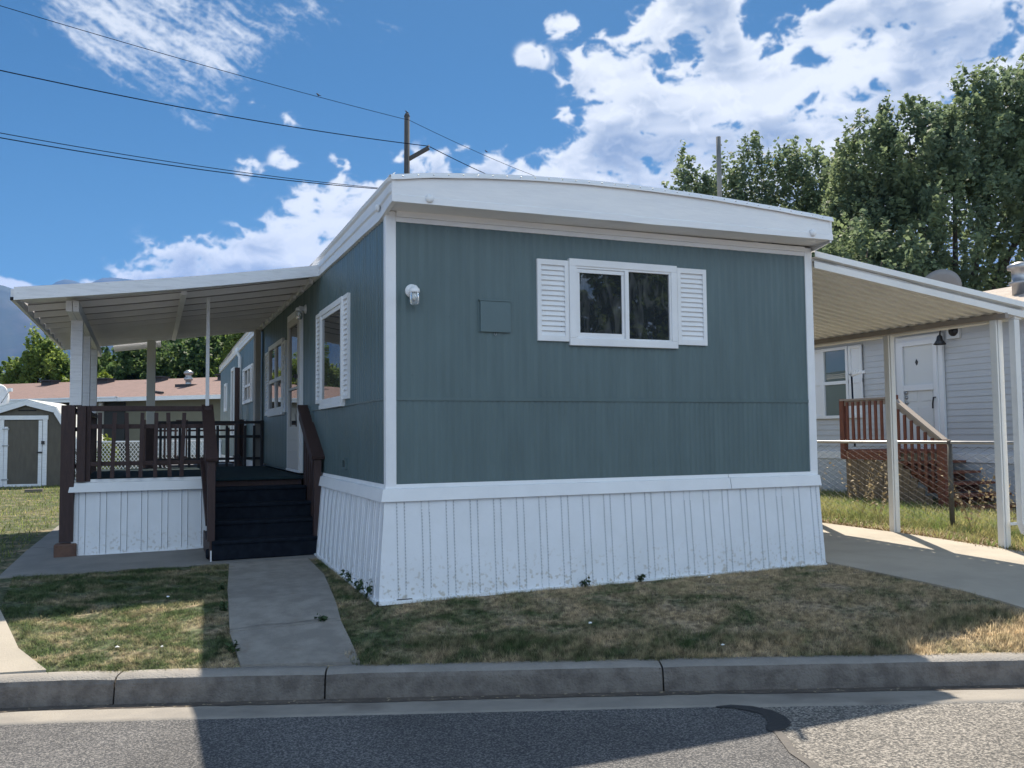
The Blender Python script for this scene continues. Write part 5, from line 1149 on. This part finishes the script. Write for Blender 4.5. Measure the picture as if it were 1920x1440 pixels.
# rear entry deck of the slate blue home
rd = thing('rear_steps', (-.6, 10.5, .1), 'smaller brown railed landing further back along the home', 'landing')
g = MB(); g.box(-1.6, -.03, 9.6, 11.4, .60, .68); g.build('landing', BROWN, rd)
g = MB(); g.box(-1.6, -.05, 9.60, 9.66, 1.46, 1.50); g.box(-1.6, -.05, 9.61, 9.65, 1.36, 1.39); g.box(-1.6, -.05, 9.61, 9.65, .80, .84); rl = g.build('railing', BROWN, rd)
for k in range(9): g = MB(); g.box(-1.5+k*.17, -1.465+k*.17, 9.585, 9.61, .66, 1.42); g.build('baluster', BROWN, rl)
for x in (-1.6, -.08): g = MB(); g.box(x-.045, x+.045, 9.58, 9.67, .1, 1.56); g.build('post', BROWN, rd)
g = MB(); g.box(-.20, -.12, 9.5, 9.58, .1, 2.45); g.build('tall_post', BROWN, rd)
wp = thing('white_column', (-1.07, 9.4, .12), 'sunlit white painted column stub beyond the deck rail', 'column')
g = MB(); g.box(-1.11, -.99, 9.3, 9.42, .95, 1.50); g.build('shaft', WHITE, wp, .004); g = MB(); g.box(-1.13, -.97, 9.28, 9.44, .12, .95); g.build('base', BROWN, wp, .004); g = MB(); g.box(-1.15, -.96, 9.27, 9.45, 1.50, 1.55); g.build('cap', BROWN, wp)
bx = thing('storage_box', (-.75, 8.6, .12), 'dark brown storage box on the ground behind the porch', 'box')
g = MB(); g.box(-1.25, -.35, 8.3, 8.9, .12, .78); g.build('body', BROWN, bx, .01); g = MB(); g.box(-1.28, -.32, 8.27, 8.93, .78, .84); g.build('lid', mat('slate_lid', (.06, .07, .09), .5), bx, .01)
hs = MB(); hs.tube([(-.32, 8.4, .95), (-.24, 8.4, .98), (-.17, 8.4, .85), (-.12, 8.4, .55), (-.15, 8.45, .2)], .018, 8); tag(hs.build('garden_hose', BLACKM), 'dark hose looping beside the storage box', 'hose')
# board lying on the back lawn
x, y = -3.75, 15.4
g = MB(); g.box(x-.22, x+.12, y-.1, y+.1, .12, .18); tag(g.build('wooden_board', BOARD), 'dark board lying on the grass in front of the shed', 'board')

# ------------------------------------------------------------------ utility pole, wires, birds
x, y = loc(32, 761.5)
up = thing('utility_pole', (x, y, .13), 'grey wooden utility pole with a slanted arm rising behind the white roof', 'utility pole')
g = MB(); g.tube([(x, y, 0), (x+.06, y, 12.9)], [.15, .10], 12); g.lathe([(.10, 0), (.11, .04), (.07, .14), (0, .16)], (x+.06, y, 12.86), (0, 0, 1), 10); g.build('shaft', POLE, up)
rdir = V((.9238, -.3828, 0))
a0 = V((x+.05, y, 11.27)); a1 = a0+rdir*.80+V((0, 0, .45)); g = MB(); g.beam(a0, a1, .12, .13); g.build('arm', POLE, up)
g = MB(); g.tube([a1+V((0, 0, .03)), a1+V((0, 0, .10))], .035, 8); g.build('insulator', METAL, up)
# a bird sits on the pole top
def bird(p, yaw, label):
    p = V(p); t = thing('bird', p, label, 'bird', 'small birds perched overhead'); d = V((math.cos(yaw), math.sin(yaw), 0))
    g = MB(); g.tube([p+d*-.09+V((0, 0, .02)), p+d*-.04+V((0, 0, .035)), p+V((0, 0, .05)), p+d*.03+V((0, 0, .075)), p+d*.042+V((0, 0, .10)), p+d*.065+V((0, 0, .10)), p+d*.08+V((0, 0, .097))], [.006, .014, .028, .024, .018, .010, .003], 8); g.tube([p+V((0, 0, .05)), p], .005, 4); g.build('body', mat('dark_feathers', (.03, .03, .035), .8), t)
    return t
bird((x+.06, y, 13.0), 2.9, 'tiny dark bird on top of the utility pole')
def wire(name, pts, r, label):
    g = MB(); P = []
    for (p, q, sag) in pts:
        p = V(p); q = V(q)
        for k in range(25):
            t = k/24; c = p.lerp(q, t); c.z -= sag*4*t*(1-t); P.append(c)
    g.tube(P, r, 5); return tag(g.build(name, CABLE), label, 'power line', 'overhead lines')
CAMP = V((-1.66375, -6.41639, 1.25532))
def W3(px, py, dep): return CAMP+_f*dep+_r*((px-960)/1671.92*dep)+_u*((720-py)/1671.92*dep)
top = V((x+.05, y, 12.72)); wt = W3(757, 223, 32)
wire('power_line', [(W3(-160, -38, 21), wt, .10), (wt+V((.15, 0, 0)), W3(1130, 372, 52), .25)], .0095, 'thin upper power line crossing the clouds at upper left')
wire('power_line', [(W3(-200, 87, 21), a1+V((0, 0, .06)), .22), (a1+V((0, 0, .06)), W3(1000, 362, 50), .1)], .016, 'thicker power line running to the tip of the pole arm')
hk = W3(716, 353, 30)
wire('power_line', [(W3(-200, 211, 20), hk, .18)], .011, 'upper cable of the close pair at left, meeting behind the roof')
wire('power_line', [(W3(-200, 221, 20.3), hk+V((0, 0, -.03)), .20)], .014, 'lower cable of the close pair at left, meeting behind the roof')
g = MB(); e2 = W3(745, 345, 30.4); g.tube([hk, hk.lerp(e2, .5), e2], [.03, .05, .04], 8); g.tube([e2, (e2.x+.1, e2.y+.1, .1)], .09, 8); tag(g.build('service_pole', POLE), 'short pole with cable clamp, its top peeping over the roof edge', 'pole')
b1 = W3(597, 181, 29.3); bird(b1, 2.8, 'tiny dark bird on the upper power line left of the pole')
b2 = W3(912, 287, 40); bird(b2+V((0, 0, .02)), 2.8, 'tiny dark bird on the upper power line right of the pole')

# ------------------------------------------------------------------ mountains and air
def dirpx(px): # bearing of a photo column
    a = math.atan2(_f.y, _f.x)-math.atan((px-960)/1671.92); return a
g = MB(); NA, NR = 150, 26
ridge = [(-900, 505), (-500, 515), (-250, 515), (-60, 526), (0, 537), (28, 547), (60, 556), (100, 562), (200, 575), (330, 590), (500, 600), (800, 640), (1300, 690)]
far = [(-400, 560), (60, 560), (82, 545), (95, 533), (118, 526), (140, 531), (155, 540), (168, 533), (185, 525), (205, 524), (225, 526), (245, 529), (300, 540), (420, 560), (700, 600), (1300, 680)]
def prof_z(px, tab, D):
    for (a, za), (b, zb_) in zip(tab[:-1], tab[1:]):
        if a <= px <= b: yv = za+(zb_-za)*(px-a)/(b-a); break
    else: yv = 640
    return (829-yv)/1671.92*D
def hills(name, tab, D0, D1, seed):
    g = MB()
    def P(i, j):
        px = -880+2150*i/(NA-1); a = dirpx(px); t = j/(NR-1); D = D0+(D1-D0)*t
        hz = prof_z(px, tab, D0+(D1-D0)*.6)
        s = min(1, t/.6)**.8 if t <= .6 else max(0, 1-(t-.6)/.4)
        z = hz*s*(1+.0)+(mnoise.fractal(V((px*.012, t*5, seed)), 1.0, 2.0, 5)*hz*.05 if .05 < t < .52 else 0)
        return (CAMP.x+math.cos(a)*D/math.cos(math.atan((px-960)/1671.92)), CAMP.y+math.sin(a)*D/math.cos(math.atan((px-960)/1671.92)), max(z, -1)-1)
    g.grid(P, NA, NR, sm=True); return tag(g.build(name, HILLM), kind='structure')
hills('mountain', ridge, 1900, 3000, 1); hills('far_mountain', far, 3000, 4200, 5)
HZ, ht, hp = new_mat('haze_air'); ht.nodes.remove(hp); pv = ht.nodes.new('ShaderNodeVolumePrincipled'); pv.inputs['Density'].default_value = .00013; pv.inputs['Color'].default_value = (.08, .33, 1.0, 1); pv.inputs['Anisotropy'].default_value = .0
ht.links.new(pv.outputs[0], ht.nodes['Material Output'].inputs['Volume'])
g = MB(); g.box(-6200, 6200, -6000, 6400, -3.5, 760); tag(g.build('haze', HZ), kind='stuff')
